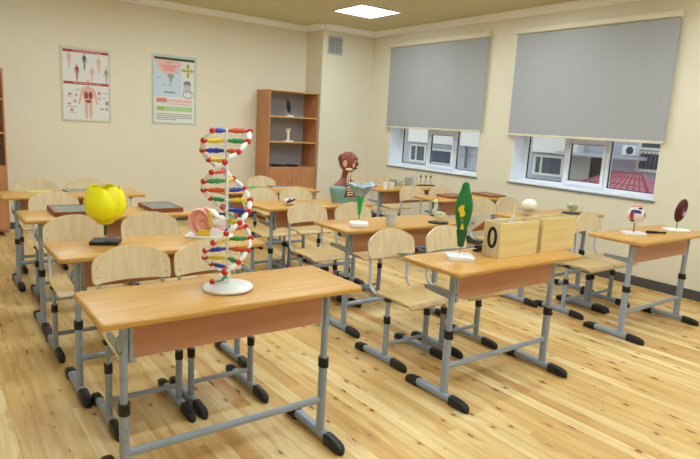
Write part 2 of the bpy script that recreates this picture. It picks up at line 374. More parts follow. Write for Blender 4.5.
# vent
v = thing('air_vent', (5.095, PY, 2.862), 'square grey air vent grille high on the wall column', 'vent')
f = MB(); a, b = .145, .12
for lo, hi in (((-a, -.018, -a), (a, 0, -b)), ((-a, -.018, b), (a, 0, a)), ((-a, -.018, -b), (-b, 0, b)), ((b, -.018, -b), (a, 0, b))): f.b2(lo, hi, .003, 1)
f.build('grille_frame', 'vent', v); MB().b2((-b, -.004, -b), (b, 0, b)).build('grille_backing', 'ventdark', v, smooth=False)
f = MB()
for k in range(9): f.box((0, -.010, -b + .014 + k * .0265), (2 * b, .012, .004), rot=Matrix.Rotation(.6, 3, 'X'))
f.b2((-.004, -.017, -b), (.004, -.004, b)); f.build('grille_slats', 'vent', v, smooth=False)

# ------------------------------------------------------------------ desk
H = .824; D = .468; WD = 1.2
def caplike(mb, x, y0, y1, w, z1, front):
    # rounded black end cap on a foot bar; y0 = tip, y1 = inner end
    rings = []; n = 14
    for t, ww, zz in ((0, .35, .45), (.05, .72, .66), (.16, .94, .84), (.4, 1.0, 1.0), (.8, 1.0, 1.08), (1, .98, 1.1)):
        y = y0 + (y1 - y0) * t; ring = []
        for k in range(n):
            c, s = math.cos(2 * PI * k / n), math.sin(2 * PI * k / n)
            px = math.copysign(abs(c) ** .6, c) * w / 2 * ww; pz = math.copysign(abs(s) ** .6, s)
            ring.append((x + px, y, max(0, z1 * zz / 2 * (1 + pz)) + .0))
        rings.append(ring)
    mb.loft(rings); return mb
def oval(mb, x, y, z0, z1, rx, ry, n=14):
    return mb.loft([[(x + rx * math.cos(2 * PI * k / n), y + ry * math.sin(2 * PI * k / n), z) for k in range(n)] for z in (z0, z1)])
def rrect(w, d, r, n=5):
    P = []
    for cx, cy, a0 in ((w - r, r, -90), (w - r, d - r, 0), (r, d - r, 90), (r, r, 180)):
        P += [(cx + r * math.cos(math.radians(a0 + 90 * k / n)), cy + r * math.sin(math.radians(a0 + 90 * k / n))) for k in range(n + 1)]
    return P
def leg_parts(r, x, yp, ya, yb, ztop, zcol, wf, rx, ry, inner=None, zj=.055):
    m = MB(); n = 14
    oval(m, x, yp, .03, zcol, rx, ry); oval(m, x, yp, zcol - .02, ztop, rx * .78, ry * .8)
    rings = []
    for y in (ya + .09, yb - .075):
        rings.append([(x + wf / 2 * .84 * math.copysign(abs(math.cos(2 * PI * k / n)) ** .7, math.cos(2 * PI * k / n)), y, .033 + .023 * math.copysign(abs(math.sin(2 * PI * k / n)) ** .7, math.sin(2 * PI * k / n))) for k in range(n)])
    m.loft(rings)
    if inner: m.b2((min(x + inner * .020, x + inner * .046), yp - .014, ztop - .19), (max(x + inner * .020, x + inner * .046), yp + .014, ztop), .004, 1)
    lg = m.build('leg', 'steel', r)
    c = MB(); oval(c, x, yp, zcol - .022, zcol + .026, rx * 1.22, ry * 1.18); c.ball((x, yp - ry * 1.25, zcol - .008), .008, 8, 6); c.build('height_collar', 'black', lg)
    for zz in (zcol - .085, zcol - .13):
        c = MB(); c.ball((x, yp - ry, zz), .0045, 8, 5); c.build('height_pin', 'bolt', lg)
    caplike(MB(), x, ya, ya + .135, wf, zj, True).build('foot_cap', 'black', lg)
    caplike(MB(), x, yb, yb - .105, wf, zj, False).build('foot_cap', 'black', lg)
    return lg
def make_desk():
    r = thing('school_desk', (0, 0, 0), '', 'desk', 'two-seat school desks')
    rr = rrect(WD, D, .022); t = MB()
    rings = [[(WD / 2 + (x - WD / 2) * (1 - 2 * i / WD), D / 2 + (y - D / 2) * (1 - 2 * i / D), z) for x, y in rr] for i, z in ((.006, H - .027), (.0015, H - .025), (0, H - .020), (0, H - .008), (.002, H - .003), (.008, H))]
    t.loft(rings); t.build('tabletop', 'top', r, angle=50)
    MB().b2((.15, .125, .624), (WD - .15, .143, H - .027), .003, 1).build('modesty_panel', 'apron', r)
    for s, x in ((1, .116), (-1, WD - .120)):
        leg_parts(r, x, .14, -.06, .46, H - .03, .41, .056, .0195, .027, inner=s)
        b = MB(); b.loft([[(x + u * .010, y, z) for u, z in ((-1, za), (1, za), (1, zb), (-1, zb))] for y, za, zb in ((.14, .622, .675), (.2, .628, .665), (.36, .640, .662))])
        b.build('shelf_bracket', 'steel', r)
        MB().b2((x - .012, .05, H - .046), (x + .012, .42, H - .03), .003, 1).build('top_rail', 'steel', r)
    MB().tube([(.116, .14, .212), (WD - .120, .14, .212)], .0135, 10, ry=.018).build('stretcher', 'steel', r)
    MB().tube([(.088, .10, .735), (.078, .098, .70), (.08, .092, .675), (.088, .078, .668), (.09, .066, .682)], .004, 6).build('bag_hook', 'bolt', r)
    MB().b2((.2, .17, .60), (WD - .2, .36, .612), .003, 1).build('book_shelf', 'steel', r) if False else None
    return r
desk0 = make_desk()
desks = {
 'L1': (0, 0, 'school desk nearest the camera, carrying the tall double-helix model'),
 'L2': (.052, 1.083, 'school desk carrying the yellow tulip model and pink ear model'),
 'L3': (.057, 2.30, 'school desk behind the yellow tulip with two framed specimen cases on it'),
 'L4': (.05, 3.507, 'last school desk of the left column, beside the left bookcase'),
 'M1': (1.826, -.027, 'school desk carrying the two pale wooden boxes and dark green leaf model'),
 'M2': (1.987, 1.222, 'school desk carrying the pale blue flower model, white cup and bird skeleton'),
 'M3': (1.942, 2.345, 'school desk carrying the anatomical head and shoulders bust'),
 'M4': (2.04, 3.47, 'school desk in front of the tall bookcase, with a grey booklet on it'),
 'R1': (3.91, .022, 'school desk at the right edge carrying the eyeball and kidney models'),
 'R2': (3.97, 1.06, 'school desk behind the wooden boxes, carrying the white bulb on a clear bowl'),
 'R3': (4.12, 2.385, 'school desk by the window wall with two brown framed cases'),
 'R4': (4.07, 3.40, 'school desk under the far window, covered with glassware and white cups'),
}
first = True
for k, (x, y, lab) in desks.items():
    o = desk0 if first else copy_tree(desk0); first = False
    o.location = (x, y, 0); o['label'] = lab

# ------------------------------------------------------------------ chair (origin on floor under the backrest, sitter faces -Y)
def make_chair():
    r = thing('school_chair', (0, 0, 0), '', 'chair', 'plywood school chairs'); bw = .20; z0, z1 = .692, .877
    def back(u, v):
        a = 2 * u - 1; ztop = z1 - .062 * abs(a) ** 2.3; zb = z0 + .006 * (1 - a * a)
        z = zb + (ztop - zb) * v
        # rounded corners
        e = 1 - .055 * (abs(2 * v - 1) ** 6) - .05 * max(0, v - .55) ** 2 * 4 * (1)
        x = a * bw * e
        return (x, .030 * (1 - a * a) + .03 * (v - .5), z)
    b = MB(); b.grid(back, 24, 12, .011); br = b.build('backrest', 'ply', r, angle=55)
    for s in (-1, 1):
        for v in (.22, .62):
            p = back(.5 + s * .435, v); c = MB(); c.ball((p[0], p[1] + .001, p[2]), .0048, 8, 6, sc=(1, .5, 1)); c.build('bolt', 'bolt', br)
    def seat(u, v):
        a = 2 * u - 1; y = -.44 + .37 * v; w = .2 * (1 - .05 * v) * (1 - .07 * (abs(2 * v - 1) ** 8))
        z = .470 - .028 * max(0, (.16 - v) / .16) ** 2 - .008 * math.sin(PI * v) * (1 - a * a) + .012 * max(0, v - .8)
        return (a * w, y - .02 * (1 - a * a) * (1 - v) ** 6 * 0, z)
    MB().grid(seat, 14, 16, .011).build('seat', 'plyseat', r, angle=55)
    for s in (-1, 1):
        x = s * .165; P = [(x, .050, .80), (x, .036, .72), (x, .024, .64), (x, .018, .56)]
        for k in range(7): q = PI / 2 * k / 6; P.append((x, .018 - .085 + .085 * math.cos(q), .5305 - .085 * math.sin(q)))
        P += [(x, -.2, .4455), (x, -.38, .4435)]
        MB().tube(P, .0105, 10).build('back_tube', 'steel_light', r)
        leg_parts(r, s * .178, -.2, -.415,   .11, .448, .300, .045, .0165, .022)
    MB().tube([(-.178, -.2, .125), (.178, -.2, .125)], .011, 8, ry=.015).build('stretcher', 'steel', r)
    f = MB(); f.b2((-.2, -.225, .432), (.2, -.175, .450), .004, 1); f.build('seat_frame', 'black', r)
    return r
chair0 = make_chair()
chairs = [
 (.405, 1.012, 0, 1.03, 'plywood chair behind the nearest desk, left one of its pair'),
 (.838, 1.01, 0, 1.02, 'plywood chair behind the nearest desk, partly hidden by the double-helix model'),
 (.342, 2.12, 0, 1.0, 'plywood chair directly behind the yellow tulip model, left one of its pair'),
 (.85, 2.12, 0, 1.03, 'plywood chair between the yellow tulip and the pink ear model'),
 (.43, 3.40, 0, 1.0, 'plywood chair at the left specimen case desk, left one of its pair'),
 (.87, 3.40, 0, 1.0, 'plywood chair hidden mostly behind the yellow tulip petals'),
 (.45, 4.47, 0, 1.0, 'leftmost plywood chair of the back row, near the left bookcase'),
 (.92, 4.49, 0, 1.0, 'plywood chair of the back row just above the yellow tulip'),
 (2.18, .93, .03, 1.08, 'plywood chair behind the wooden box desk, left of the green leaf model'),
 (2.70, .90, 0, 1.05, 'plywood chair partly hidden by the dark green leaf model'),
 (2.325, 2.285, 0, 1.05, 'plywood chair in front of the red and white model, its seat in full view'),
 (2.755, 2.165, 0, 1.05, 'plywood chair in front of the bust, behind the pale blue flower model'),
 (2.408, 3.36, 0, 1.05, 'plywood chair right of the double-helix model, in front of the bookcase desk'),
 (2.85, 3.36, 0, 1.05, 'plywood chair left of the bust, in front of the bookcase doors'),
 (3.07, 4.60, 0, 1.05, 'farthest plywood chair standing right before the tall bookcase'),
 (5.10, 4.57, 0, 1.05, 'plywood chair behind the white cups in the far window corner'),
 (4.56, 4.55, 0, 1.05, 'plywood chair half hidden by the pale blue flower, in the far corner'),
 (4.53, 3.29, 0, 1.05, 'plywood chair in front of the glassware desk, left one of its pair'),
 (4.96, 3.21, 0, 1.05, 'plywood chair in front of the glassware desk, right one of its pair'),
 (4.50, 2.10, 0, 1.05, 'plywood chair just right of the green leaf tip, by the brown cases'),
 (4.935, 2.10, 0, 1.05, 'plywood chair between the green leaf and the white bulb'),
 (4.345, .985, 0, 1.03, 'plywood chair with its back hidden behind the plain wooden box'),
 (4.765, .985, 0, 1.03, 'plywood chair right of the wooden boxes, behind the eyeball desk'),
]
for i, (x, y, rz, sx, lab) in enumerate(chairs):
    o = chair0 if i == 0 else copy_tree(chair0)
    o.location = (x, y, 0); o.rotation_euler = (0, 0, rz); o.scale = (sx, 1, 1); o['label'] = lab

# ------------------------------------------------------------------ bookcases
def bookcase(x0, x1, yf, zt, label, wheels=False):
    y1 = YB - .02; w = x1 - x0; d = y1 - yf
    r = thing('bookcase', ((x0 + x1) / 2, y1 - d / 2, 0), label, 'bookcase', 'wooden bookcases against the back wall'); hw, hd = w / 2, d / 2; zb = .87
    for s in (-1, 1): MB().b2((min(s * hw, s * (hw - .018)), -hd, .04), (max(s * hw, s * (hw - .018)), hd, zt), .001, 1).build('side_panel', 'case', r)
    MB().b2((-hw + .018, hd - .012, .08), (hw - .018, hd - .004, zt - .02)).build('back_panel', 'caseback', r, smooth=False)
    for z in (zt - .018, 1.655, 1.255): MB().b2((-hw + .018, -hd + .004, z), (hw - .018, hd - .012, z + .018), .001, 1).build('top_panel' if z > 1.9 else 'shelf', 'caseshelf', r)
    MB().b2((-hw + .018, -hd + .004, zb - .018), (hw - .018, hd - .012, zb), .001, 1).build('shelf', 'case', r)
    MB().b2((-hw + .018, -hd + .01, .06), (hw - .018, hd - .012, .08)).build('bottom_panel', 'case', r, smooth=False)
    for s in (-1, 1):
        a, b = (s * .002, s * (hw - .019)); a, b = min(a, b), max(a, b)
        dr = MB().b2((a, -hd - .016, .085), (b, -hd, zb - .003), .002, 1).build('door', 'case', r)
        hx = s * .05; MB().tube([(hx, -hd - .016, zb - .08), (hx, -hd - .04, zb - .085), (hx, -hd - .042, zb - .13), (hx, -hd - .04, zb - .175), (hx, -hd - .016, zb - .18)], .006, 8).build('door_handle', 'handle', dr)
    for sx in (-1, 1):
        for sy in (-1, 1): MB().lathe([(.018, 0), (.022, .01), (.016, .04)], 12, (sx * (hw - .04), sy * (hd - .05), 0)).build('foot', 'white', r)
    return r
bookcase(3.945, 4.845, 6.06, 2.075, 'tall wooden bookcase beside the wall column, with small models on its shelves')
bookcase(-.545, .362, 6.04, 2.03, 'wooden bookcase cut off by the left edge of the photo')

# shelf items
t = thing('feather_model', (4.36, 6.18, 1.673), 'black feather-shaped model on white base, on the upper bookcase shelf', 'model')
MB().b2((-.07, -.045, 0), (.07, .045, .022), .004).build('base', 'white', t)
MB().tube([(0, 0, .02), (-.002, 0, .06)], .006, 8).build('rod', 'handle', t)
MB().ball((-.008, 0, .165), .115, 14, 10, sc=(.34, .16, 1), rot=Matrix.Rotation(-.18, 3, 'Y')).build('blade', 'black', t)
t = thing('hand_skeleton_model', (4.365, 6.18, 1.273), 'small cream skeleton model on white base, on the middle bookcase shelf', 'model')
MB().b2((-.075, -.045, 0), (.075, .045, .022), .004).build('base', 'white', t)
m = MB(); m.lathe([(.026, .02), (.020, .08), (.024, .13), (.012, .15)], 12)
for a in (-.9, -.4, .1, .5): m.tube([(0, 0, .13), (math.sin(a) * .05, 0, .16 + math.cos(a) * .02), (math.sin(a) * .07, -.01, .18 + math.cos(a) * .04)], [.010, .008, .005], 8)
m.build('bones', 'bone', t)
for x in (4.16, 4.42):
    t = thing('black_tray', (x + .02, 6.17, .87), 'flat black tray on the bookcase cabinet top, %s' % ('left one' if x < 4.3 else 'right one, near the door handles'), 'tray', 'black trays in the bookcase')
    m = MB(); m.b2((-.09, -.07, 0), (.09, .07, .012), .003, 1)
    for lo, hi in (((-.09, -.07, .01), (.09, -.06, .03)), ((-.09, .06, .01), (.09, .07, .03)), ((-.09, -.06, .01), (-.08, .06, .03)), ((.08, -.06, .01), (.09, .06, .03))): m.b2(lo, hi, .002, 1)
    m.build('tray_shell', 'black', t)

# ------------------------------------------------------------------ posters
def poster(x0, x1, z0, z1, label, edge):
    r = thing('anatomy_poster' if edge == 'p_edge' else 'botany_poster', ((x0 + x1) / 2, YB, (z0 + z1) / 2), label, 'poster'); w, h = (x1 - x0) / 2, (z1 - z0) / 2
    f = MB(); e = .03
    for lo, hi in (((-w, -.016, -h), (w, 0, -h + e)), ((-w, -.016, h - e), (w, 0, h)), ((-w, -.016, -h + e), (-w + e, 0, h - e)), ((w - e, -.016, -h + e), (w, 0, h - e))): f.b2(lo, hi, .003, 1)
    f.build('poster_frame', edge, r); MB().b2((-w + e, -.008, -h + e), (w - e, 0, h - e)).build('poster_sheet', 'p_white', r, smooth=False)
    return r, w - e, h - e
FR = lambda dep: (lambda x, y, t: (x, -dep - t, y))
def ell(cx, cy, rx, ry, n=14, a0=0, a1=2 * PI): return [(cx + rx * math.cos(a0 + (a1 - a0) * k / n), cy + ry * math.sin(a0 + (a1 - a0) * k / n)) for k in range(n + (1 if a1 - a0 < 6 else 0))]
def rect(x0, y0, x1, y1): return [(x0, y0), (x1, y0), (x1, y1), (x0, y1)]
def figure(cx, cy, s, kx=.72):   # standing figure outlines: head, trunk, arms, legs
    P = [ell(cx, cy + .43 * s, .05 * s, .07 * s, 10), [(cx - .13 * s, cy + .33 * s), (cx - .09 * s, cy), (cx + .09 * s, cy), (cx + .13 * s, cy + .33 * s), (cx, cy + .37 * s)]]
    for q in (-1, 1):
        P.append([(cx + q * .12 * s, cy + .33 * s), (cx + q * .17 * s, cy + .25 * s), (cx + q * .23 * s, cy - .03 * s), (cx + q * .19 * s, cy - .03 * s), (cx + q * .11 * s, cy + .22 * s)])
        P.append([(cx + q * .09 * s, cy + .02 * s), (cx + q * .085 * s, cy - .25 * s), (cx + q * .055 * s, cy - .5 * s), (cx + q * .02 * s, cy - .5 * s), (cx + q * .01 * s, cy)])
    return [[(cx + (x - cx) * kx, y) for x, y in p] for p in P]
def flat(parent, name, mt, polys, dep, t=.0008):
    m = MB()
    for i, p in enumerate(polys): m.prism(p, t, FR(dep + i * .00002))
    return m.build(name, mt, parent, smooth=False)
def flats(parent, name, mt, polys, dep):
    for p in polys: flat(parent, name, mt, [p], dep)
r, w_, h_ = poster(1.070, 1.70, 1.440, 2.412, 'framed anatomy poster with red bars and human figures, left of the two posters', 'p_edge')
flat(r, 'title_bar', 'p_red', [rect(-w_, h_ - .042, w_, h_ - .008)], .008); flat(r, 'title_bar', 'p_red', [rect(-w_, .0, w_, .034)], .008)
flats(r, 'printed_lettering', 'p_pink', [rect(-.16 + k * .04, .012, -.16 + k * .04 + .03, .022) for k in range(9)] + [rect(-.16 + k * .04, h_ - .03, -.16 + k * .04 + .03, h_ - .02) for k in range(9)], .0092)
for i, (x, y, mt) in enumerate(((-.21, .31, 'p_skin'), (-.02, .30, 'p_dark'), (.16, .275, 'p_skin'), (-.115, .155, 'p_mus'), (.075, .14, 'p_skin'), (.255, .14, 'p_grey'))):
    flat(r, 'printed_figure', mt, figure(x, y, .225, .62), .008)
q = figure(.02, -.24, .62, .9); flat(r, 'printed_figure', 'p_skin', [[(x, max(y, -h_ + .004)) for x, y in p] for p in q] , .008)
flat(r, 'printed_organs', 'p_mus', [ell(-.008, -.135, .026, .05), ell(.048, -.135, .026, .05), ell(.02, -.215, .04, .022)], .0095)
for pl in [ell(-.21, -.13, .035, .018), ell(-.13, -.14, .02, .02), ell(-.15, -.22, .025, .02), ell(-.22, -.26, .028, .016), ell(-.19, -.34, .03, .02), ell(.16, -.10, .03, .022), ell(.16, -.17, .016, .022)]: flat(r, 'printed_organ', 'p_rose', [[(sum(q[0] for q in pl) / len(pl) + (q[0] - sum(w[0] for w in pl) / len(pl)) * .7, q[1]) for q in pl]], .008)
flats(r, 'printed_captions', 'p_grey', [rect(-.14, -.07, -.03, -.062), rect(-.25, -.165, -.17, -.158), rect(-.25, -.30, -.12, -.292), rect(.2, -.10, .27, -.092), rect(.2, -.17, .25, -.162), rect(.24, -.26, .28, -.2), rect(.17, -.32, .22, -.30), rect(.24, -.33, .27, -.29), rect(-.24, -.375, -.13, -.368)], .008)
r, w_, h_ = poster(2.268, 2.928, 1.458, 2.448, 'framed botany poster with green title bar and flower drawings, right of the two posters', 'p_edge2')
flat(r, 'title_bar', 'p_dgreen', [rect(-w_, h_ - .042, w_, h_ - .006)], .008)
flat(r, 'printed_picture', 'p_blue', [rect(-w_, -.10, .10, h_ - .045)], .008)
flat(r, 'printed_picture', 'p_pink', [ell(-.085, h_ - .047, .19, .20, 18, PI, 2 * PI)], .009)
flats(r, 'printed_lettering', 'p_rose', [rect(-.2, .33, .03, .345), rect(-.18, .30, .0, .315), rect(-.16, .27, -.01, .285), rect(-.12, .38, -.05, .395)], .0101)
flats(r, 'printed_lettering', 'p_text', [rect(-.16, -.045, .0, -.025), rect(-.18, .06, -.13, .068), rect(-.1, .06, -.05, .068), rect(.0, .25, .06, .256), rect(-.26, .16, -.2, .166)], .0101)
flat(r, 'printed_diagram', 'p_grey', [ell(-.06, .2, .05, .035), [(-.09, .19), (-.03, .19), (-.055, .09), (-.065, .09)]], .0093)
flat(r, 'printed_flower', 'p_olive', [ell(.2, .295, .022, .022), ell(.2, .355, .026, .04), ell(.2, .235, .024, .045), ell(.14, .295, .04, .024), ell(.255, .295, .035, .024)], .008)
flat(r, 'printed_diagram', 'p_text', [ell(.19, .09, .06, .06, 14, 0, PI)] + [[(.14 + k * .028, .09), (.152 + k * .028, .09), (.142 + k * .034, -.02 - .02 * (k % 2)), (.132 + k * .034, -.02 - .02 * (k % 2))] for k in range(4)], .008)
flat(r, 'printed_diagram', 'p_grey', [[(.2 + .085 * math.cos(a), -.05 + .06 * math.sin(a)) for a in [PI * 1.9 * i / 20 for i in range(21)]] + [(.2 + .068 * math.cos(a), -.05 + .046 * math.sin(a)) for a in [PI * 1.9 * i / 20 for i in range(20, -1, -1)]]], .0078)
flat(r, 'printed_band', 'p_rose', [rect(-.27, -.185, -.12, -.12)], .008); flat(r, 'printed_band', 'p_pink', [rect(-.12, -.175, .27, -.13), rect(-.12, -.21, .27, -.19)], .008)
flat(r, 'printed_band', 'p_lgreen', [rect(-.27, -.305, .27, -.235)], .008); flat(r, 'printed_band', 'p_olive', [rect(-.25, -.29, -.15, -.25)], .009)
flats(r, 'printed_lettering', 'p_grey', [rect(-.27, -.355 - k * .026, .27 - (.25 if k == 3 else 0), -.343 - k * .026) for k in range(4)], .008)

# ------------------------------------------------------------------ double helix
t = thing('double_helix_model', (.6, .233, H + .0032), 'tall red, white and multicoloured double-helix model on the nearest desk', 'model')
MB().lathe([(.109, 0), (.112, .004), (.112, .010), (.104, .018), (.06, .024), (.014, .030), (.012, .034)], 40).build('base', 'white', t)
MB().tube([(0, 0, .03), (0, 0, .712)], .0058, 10).build('pole', 'white', t)
rh = Vector((.806, -.592, 0)); fh = Vector((.6, .8, 0)); R_ = .103
def node(k, ph): a = math.radians(ph - 33 * k); return rh * (R_ * math.sin(a)) - fh * (R_ * math.cos(a)) + Vector((0, 0, .703 - .0432 * k))
for k in range(16):
    A, B = node(k, -20), node(k, 108); c = Vector((0, 0, A.z))
    for e, pc in ((A, 'blue' if k % 2 == 0 else 'yellow'), (B, 'orange' if k % 2 == 0 else 'green')):
        d = (c - e); q = [e + d * s for s in (.10, .2, .34, .46, .58, .7, .85, .98)]
        MB().tube(q, [.004, .0075, .0115, .009, .0125, .009, .0075, .005], 8).build('base_bar', pc, t)
        n = MB(); n.ball(e, .0130, 10, 8); n.tube([e - d * .08, e + d * .16], [.010, .006], 8); n.build('sugar_node', 'red', t)
    MB().lathe([(.007, -.005), (.011, -.003), (.011, .003), (.007, .005)], 10, (0, 0, A.z)).build('pole_ring', 'white', t)
    if k < 15:
        for ph in (-20, 108):
            p, q = node(k, ph), node(k + 1, ph); d = q - p
            MB().tube([p + d * .16, p + d * .34, p + d * .5, p + d * .62, p + d * .84], [.007, .010, .013, .010, .006], 8).build('backbone_link', 'white', t)

t.rotation_euler = Matrix.Rotation(-.03, 4, fh).to_euler()
# ------------------------------------------------------------------ yellow tulip
t = thing('tulip_model', (.362, 1.405, H), 'large yellow tulip flower model on a black base', 'model', rz=0)
MB().box((0, -.01, .011), (.155, .135, .022), .004, rot=Matrix.Rotation(-.45, 3, 'Z')).build('base', 'black', t)
MB().tube([(0, 0, .02), (0, 0, .07)], .004, 8).build('rod', 'bolt', t)
MB().tube([(0, 0, .048), (0, 0, .112)], .0085, 10).build('stem', 'stemgreen', t)
MB().lathe([(.009, .106), (.03, .114), (.05, .123), (.045, .128)], 16).build('receptacle', 'petal_in', t)
def petal(a, inner):
    half = 1.0 if not inner else .95; sc = .95 if inner else 1.0
    prof = [(0, .020), (.08, .062), (.22, .101), (.42, .119), (.62, .118), (.82, .104), (1, .086)]
    def fn(u, v):
        q = 2 * u - 1
        th = q * half * min(1, .35 + 2.2 * v) * (1 - .30 * max(0, v - .55) / .45)
        vv = v * (1 - .17 * abs(q) ** 2.2)
        for (v0, r0), (v1, r1) in zip(prof, prof[1:]):
            if vv <= v1: R = r0 + (r1 - r0) * (vv - v0) / (v1 - v0); break
        R = R * sc - .006 * q * q
        z = .112 + .226 * vv ** .92 + (.004 if inner else 0)
        return (R * math.cos(a + th), R * math.sin(a + th), z)
    return fn
for k in range(3): MB().grid(petal(-2.2 + k * 2 * PI / 3 + PI / 3, True), 14, 14, .003).build('petal', 'petal_in', t, angle=80)
for k in range(3): MB().grid(petal(-2.2 + k * 2 * PI / 3, False), 14, 14, .003).build('petal', 'petal', t, angle=80)

# ------------------------------------------------------------------ ear model
t = thing('ear_model', (.985, 1.36, H), 'large pink ear model on a white base, at the right end of the tulip desk', 'model', rz=-.62)
MB().b2((-.145, -.07, 0), (.145, .07, .018), .005).build('base', 'white', t)
# local +x to the right of the picture, -y to the viewer
EP = [(0, .95, .014), (.10, 1.0, -.008), (.22, .92, -.026), (.33, .80, -.018), (.45, .66, .002), (.58, .54, -.012), (.70, .42, -.006), (.85, .26, .016), (1, .02, .022)]
def ear(u, v):   # auricle dish: u around, v from the rim inwards
    a = 2 * PI * u
    for (v0, r0, y0), (v1, r1, y1) in zip(EP, EP[1:]):
        if v <= v1: k = (v - v0) / (v1 - v0); r = r0 + (r1 - r0) * k; y = y0 + (y1 - y0) * k; break
    x = -.060 + .036 * v ** 1.5 + .070 * r * math.cos(a) * (1 - .12 * max(0, -math.sin(a))); z = .106 - .034 * v ** 1.5 + .088 * r * math.sin(a)
    w = max(0, math.cos(a)) * (1 - .4 * max(0, math.sin(a)))          # rim fades towards the face side
    return (x, -.035 + y * (1 - .55 * w) - .012 * w * (1 - v), z)
m = MB(); m.grid(ear, 40, 18, .008); m.ball((-.045, -.042, .036), .024, 12, 8, sc=(.9, .6, .9)); m.ball((.0, -.040, .10), .014, 10, 8, sc=(.7, .7, 1.3)); m.build('auricle', 'skinpink', t, angle=80)
m = MB(); m.loft([[(x, y, z) for y, z in ((-.028, zb), (.05, zb), (.05, zt), (-.028, zt))] for x, zb, zt in ((-.085, .018, .13), (-.05, .018, .185), (-.01, .018, .19), (.008, .018, .17), (.012, .018, .05))]); m.build('head_block', 'skinpink', t, smooth=False)
MB().loft([[(x + dx, -.036 - e, z) for dx, e, z in ((0, 0, z0), (.016, 0, z0), (.016, .006, z0), (0, .006, z0))] for x, z0 in ((-.002, .182), (.008, .13), (.010, .07))]).build('cartilage_edge', 'yellow', t, smooth=False)
m = MB(); m.ball((.06, 0, .105), .045, 14, 10, sc=(1.2, .9, .8)); m.tube([(.0, -.02, .17), (.03, -.02, .165), (.07, -.02, .13)], [.02, .022, .012], 10)
for k, ax in enumerate(((1, 0, .3), (.2, 1, .2), (.5, .3, 1))):
    A = Vector(ax).normalized(); U = A.orthogonal().normalized(); Vv = A.cross(U)
    m.tube([Vector((.085, -.02, .125)) + (U * math.cos(q) + Vv * math.sin(q)) * .022 for q in [2 * PI * i / 16 for i in range(17)]], .0055, 8)
m.build('inner_ear', 'white', t)
m = MB(); m.tube([(.03, -.03, .05), (.07, -.035, .07), (.11, -.03, .06), (.13, -.02, .04)], [.016, .014, .012, .008], 10); m.build('ear_canal', 'skinpink', t)
MB().loft([[(x, y, z) for y, z in ((-.066, .018), (.02, .018), (.02, zt), (-.066, zt - .012))] for x, zt in ((-.055, .062), (-.01, .066), (.02, .055))]).build('bone_section', 'yellow', t, smooth=False)
MB().loft([[(x, y, z) for y, z in ((-.062, .018), (.03, .018), (.03, zt), (-.062, zt))] for x, zt in ((.02, .065), (.06, .07), (.12, .045))]).build('bone_section', 'white', t, smooth=False)

# ------------------------------------------------------------------ green leaf / pistil model
t = thing('leaf_section_model', (2.112, .235, H), 'tall dark green leaf-shaped model with yellow patches on a white base', 'model', rz=-.62)
m = MB(); m.b2((-.078, -.072, 0), (.078, .072, .012), .003)
for lo, hi in (((-.078, -.072, .01), (.078, -.064, .024)), ((-.078, .064, .01), (.078, .072, .024)), ((-.078, -.064, .01), (-.07, .064, .024)), ((.07, -.064, .01), (.078, .064, .024))): m.b2(lo, hi, .002, 1)
m.lathe([(.016, .010), (.014, .024), (.008, .03)], 12); m.build('base', 'white', t)
MB().tube([(0, 0, .02), (0, 0, .09)], .0028, 8).build('rod', 'bolt', t)
MB().lathe([(.010, .075), (.018, .078), (.030, .150), (.034, .172), (.031, .178), (.0, .178)], 18).build('calyx_cup', 'leafdark', t)
lp = [(.026, .168), (.034, .20), (.046, .25), (.0535, .305), (.0515, .345), (.042, .385), (.030, .415), (.024, .435), (.022, .45), (.016, .462), (.004, .468)]
MB().lathe(lp, 24, wob=lambda a, z: 1 - .38 * abs(math.sin(a)) ** 2).build('leaf_body', 'leaf', t, angle=80)
def front(x, z):
    for (r0, z0), (r1, z1) in zip(lp, lp[1:]):
        if z <= z1: R = r0 + (r1 - r0) * (z - z0) / (z1 - z0); break
    c = max(-.98, min(.98, x / R)); 
    lo_, hi_ = 0, PI
    for _ in range(30):
        md = (lo_ + hi_) / 2; xx = R * (1 - .38 * math.sin(md) ** 2) * math.cos(md)
        if xx > x: lo_ = md
        else: hi_ = md
    md = (lo_ + hi_) / 2; return -R * (1 - .38 * math.sin(md) ** 2) * math.sin(md)
def decal(poly_fn, nu, nv, name, mt, th=.003, off=.002):
    MB().grid(lambda u, v: (lambda p: (p[0], front(*p) - off, p[1]))(poly_fn(u, v)), nu, nv, th).build(name, mt, t, angle=80)
decal(lambda u, v: (-.018 + (u - .5) * .034 * (1 - .45 * (2 * v - 1) ** 2) + .006 * math.sin(v * 7), .262 + v * .07), 8, 10, 'yellow_patch', 'yellow')
decal(lambda u, v: (-.006 + (u - .5) * .026 * (1 - .75 * v), .184 + v * .036), 6, 8, 'yellow_patch', 'yellow')
decal(lambda u, v: (-.012 + (u - .5) * .022 * (1 - .4 * (2 * v - 1) ** 2), .230 + v * .024), 6, 6, 'grey_patch', 'slate')

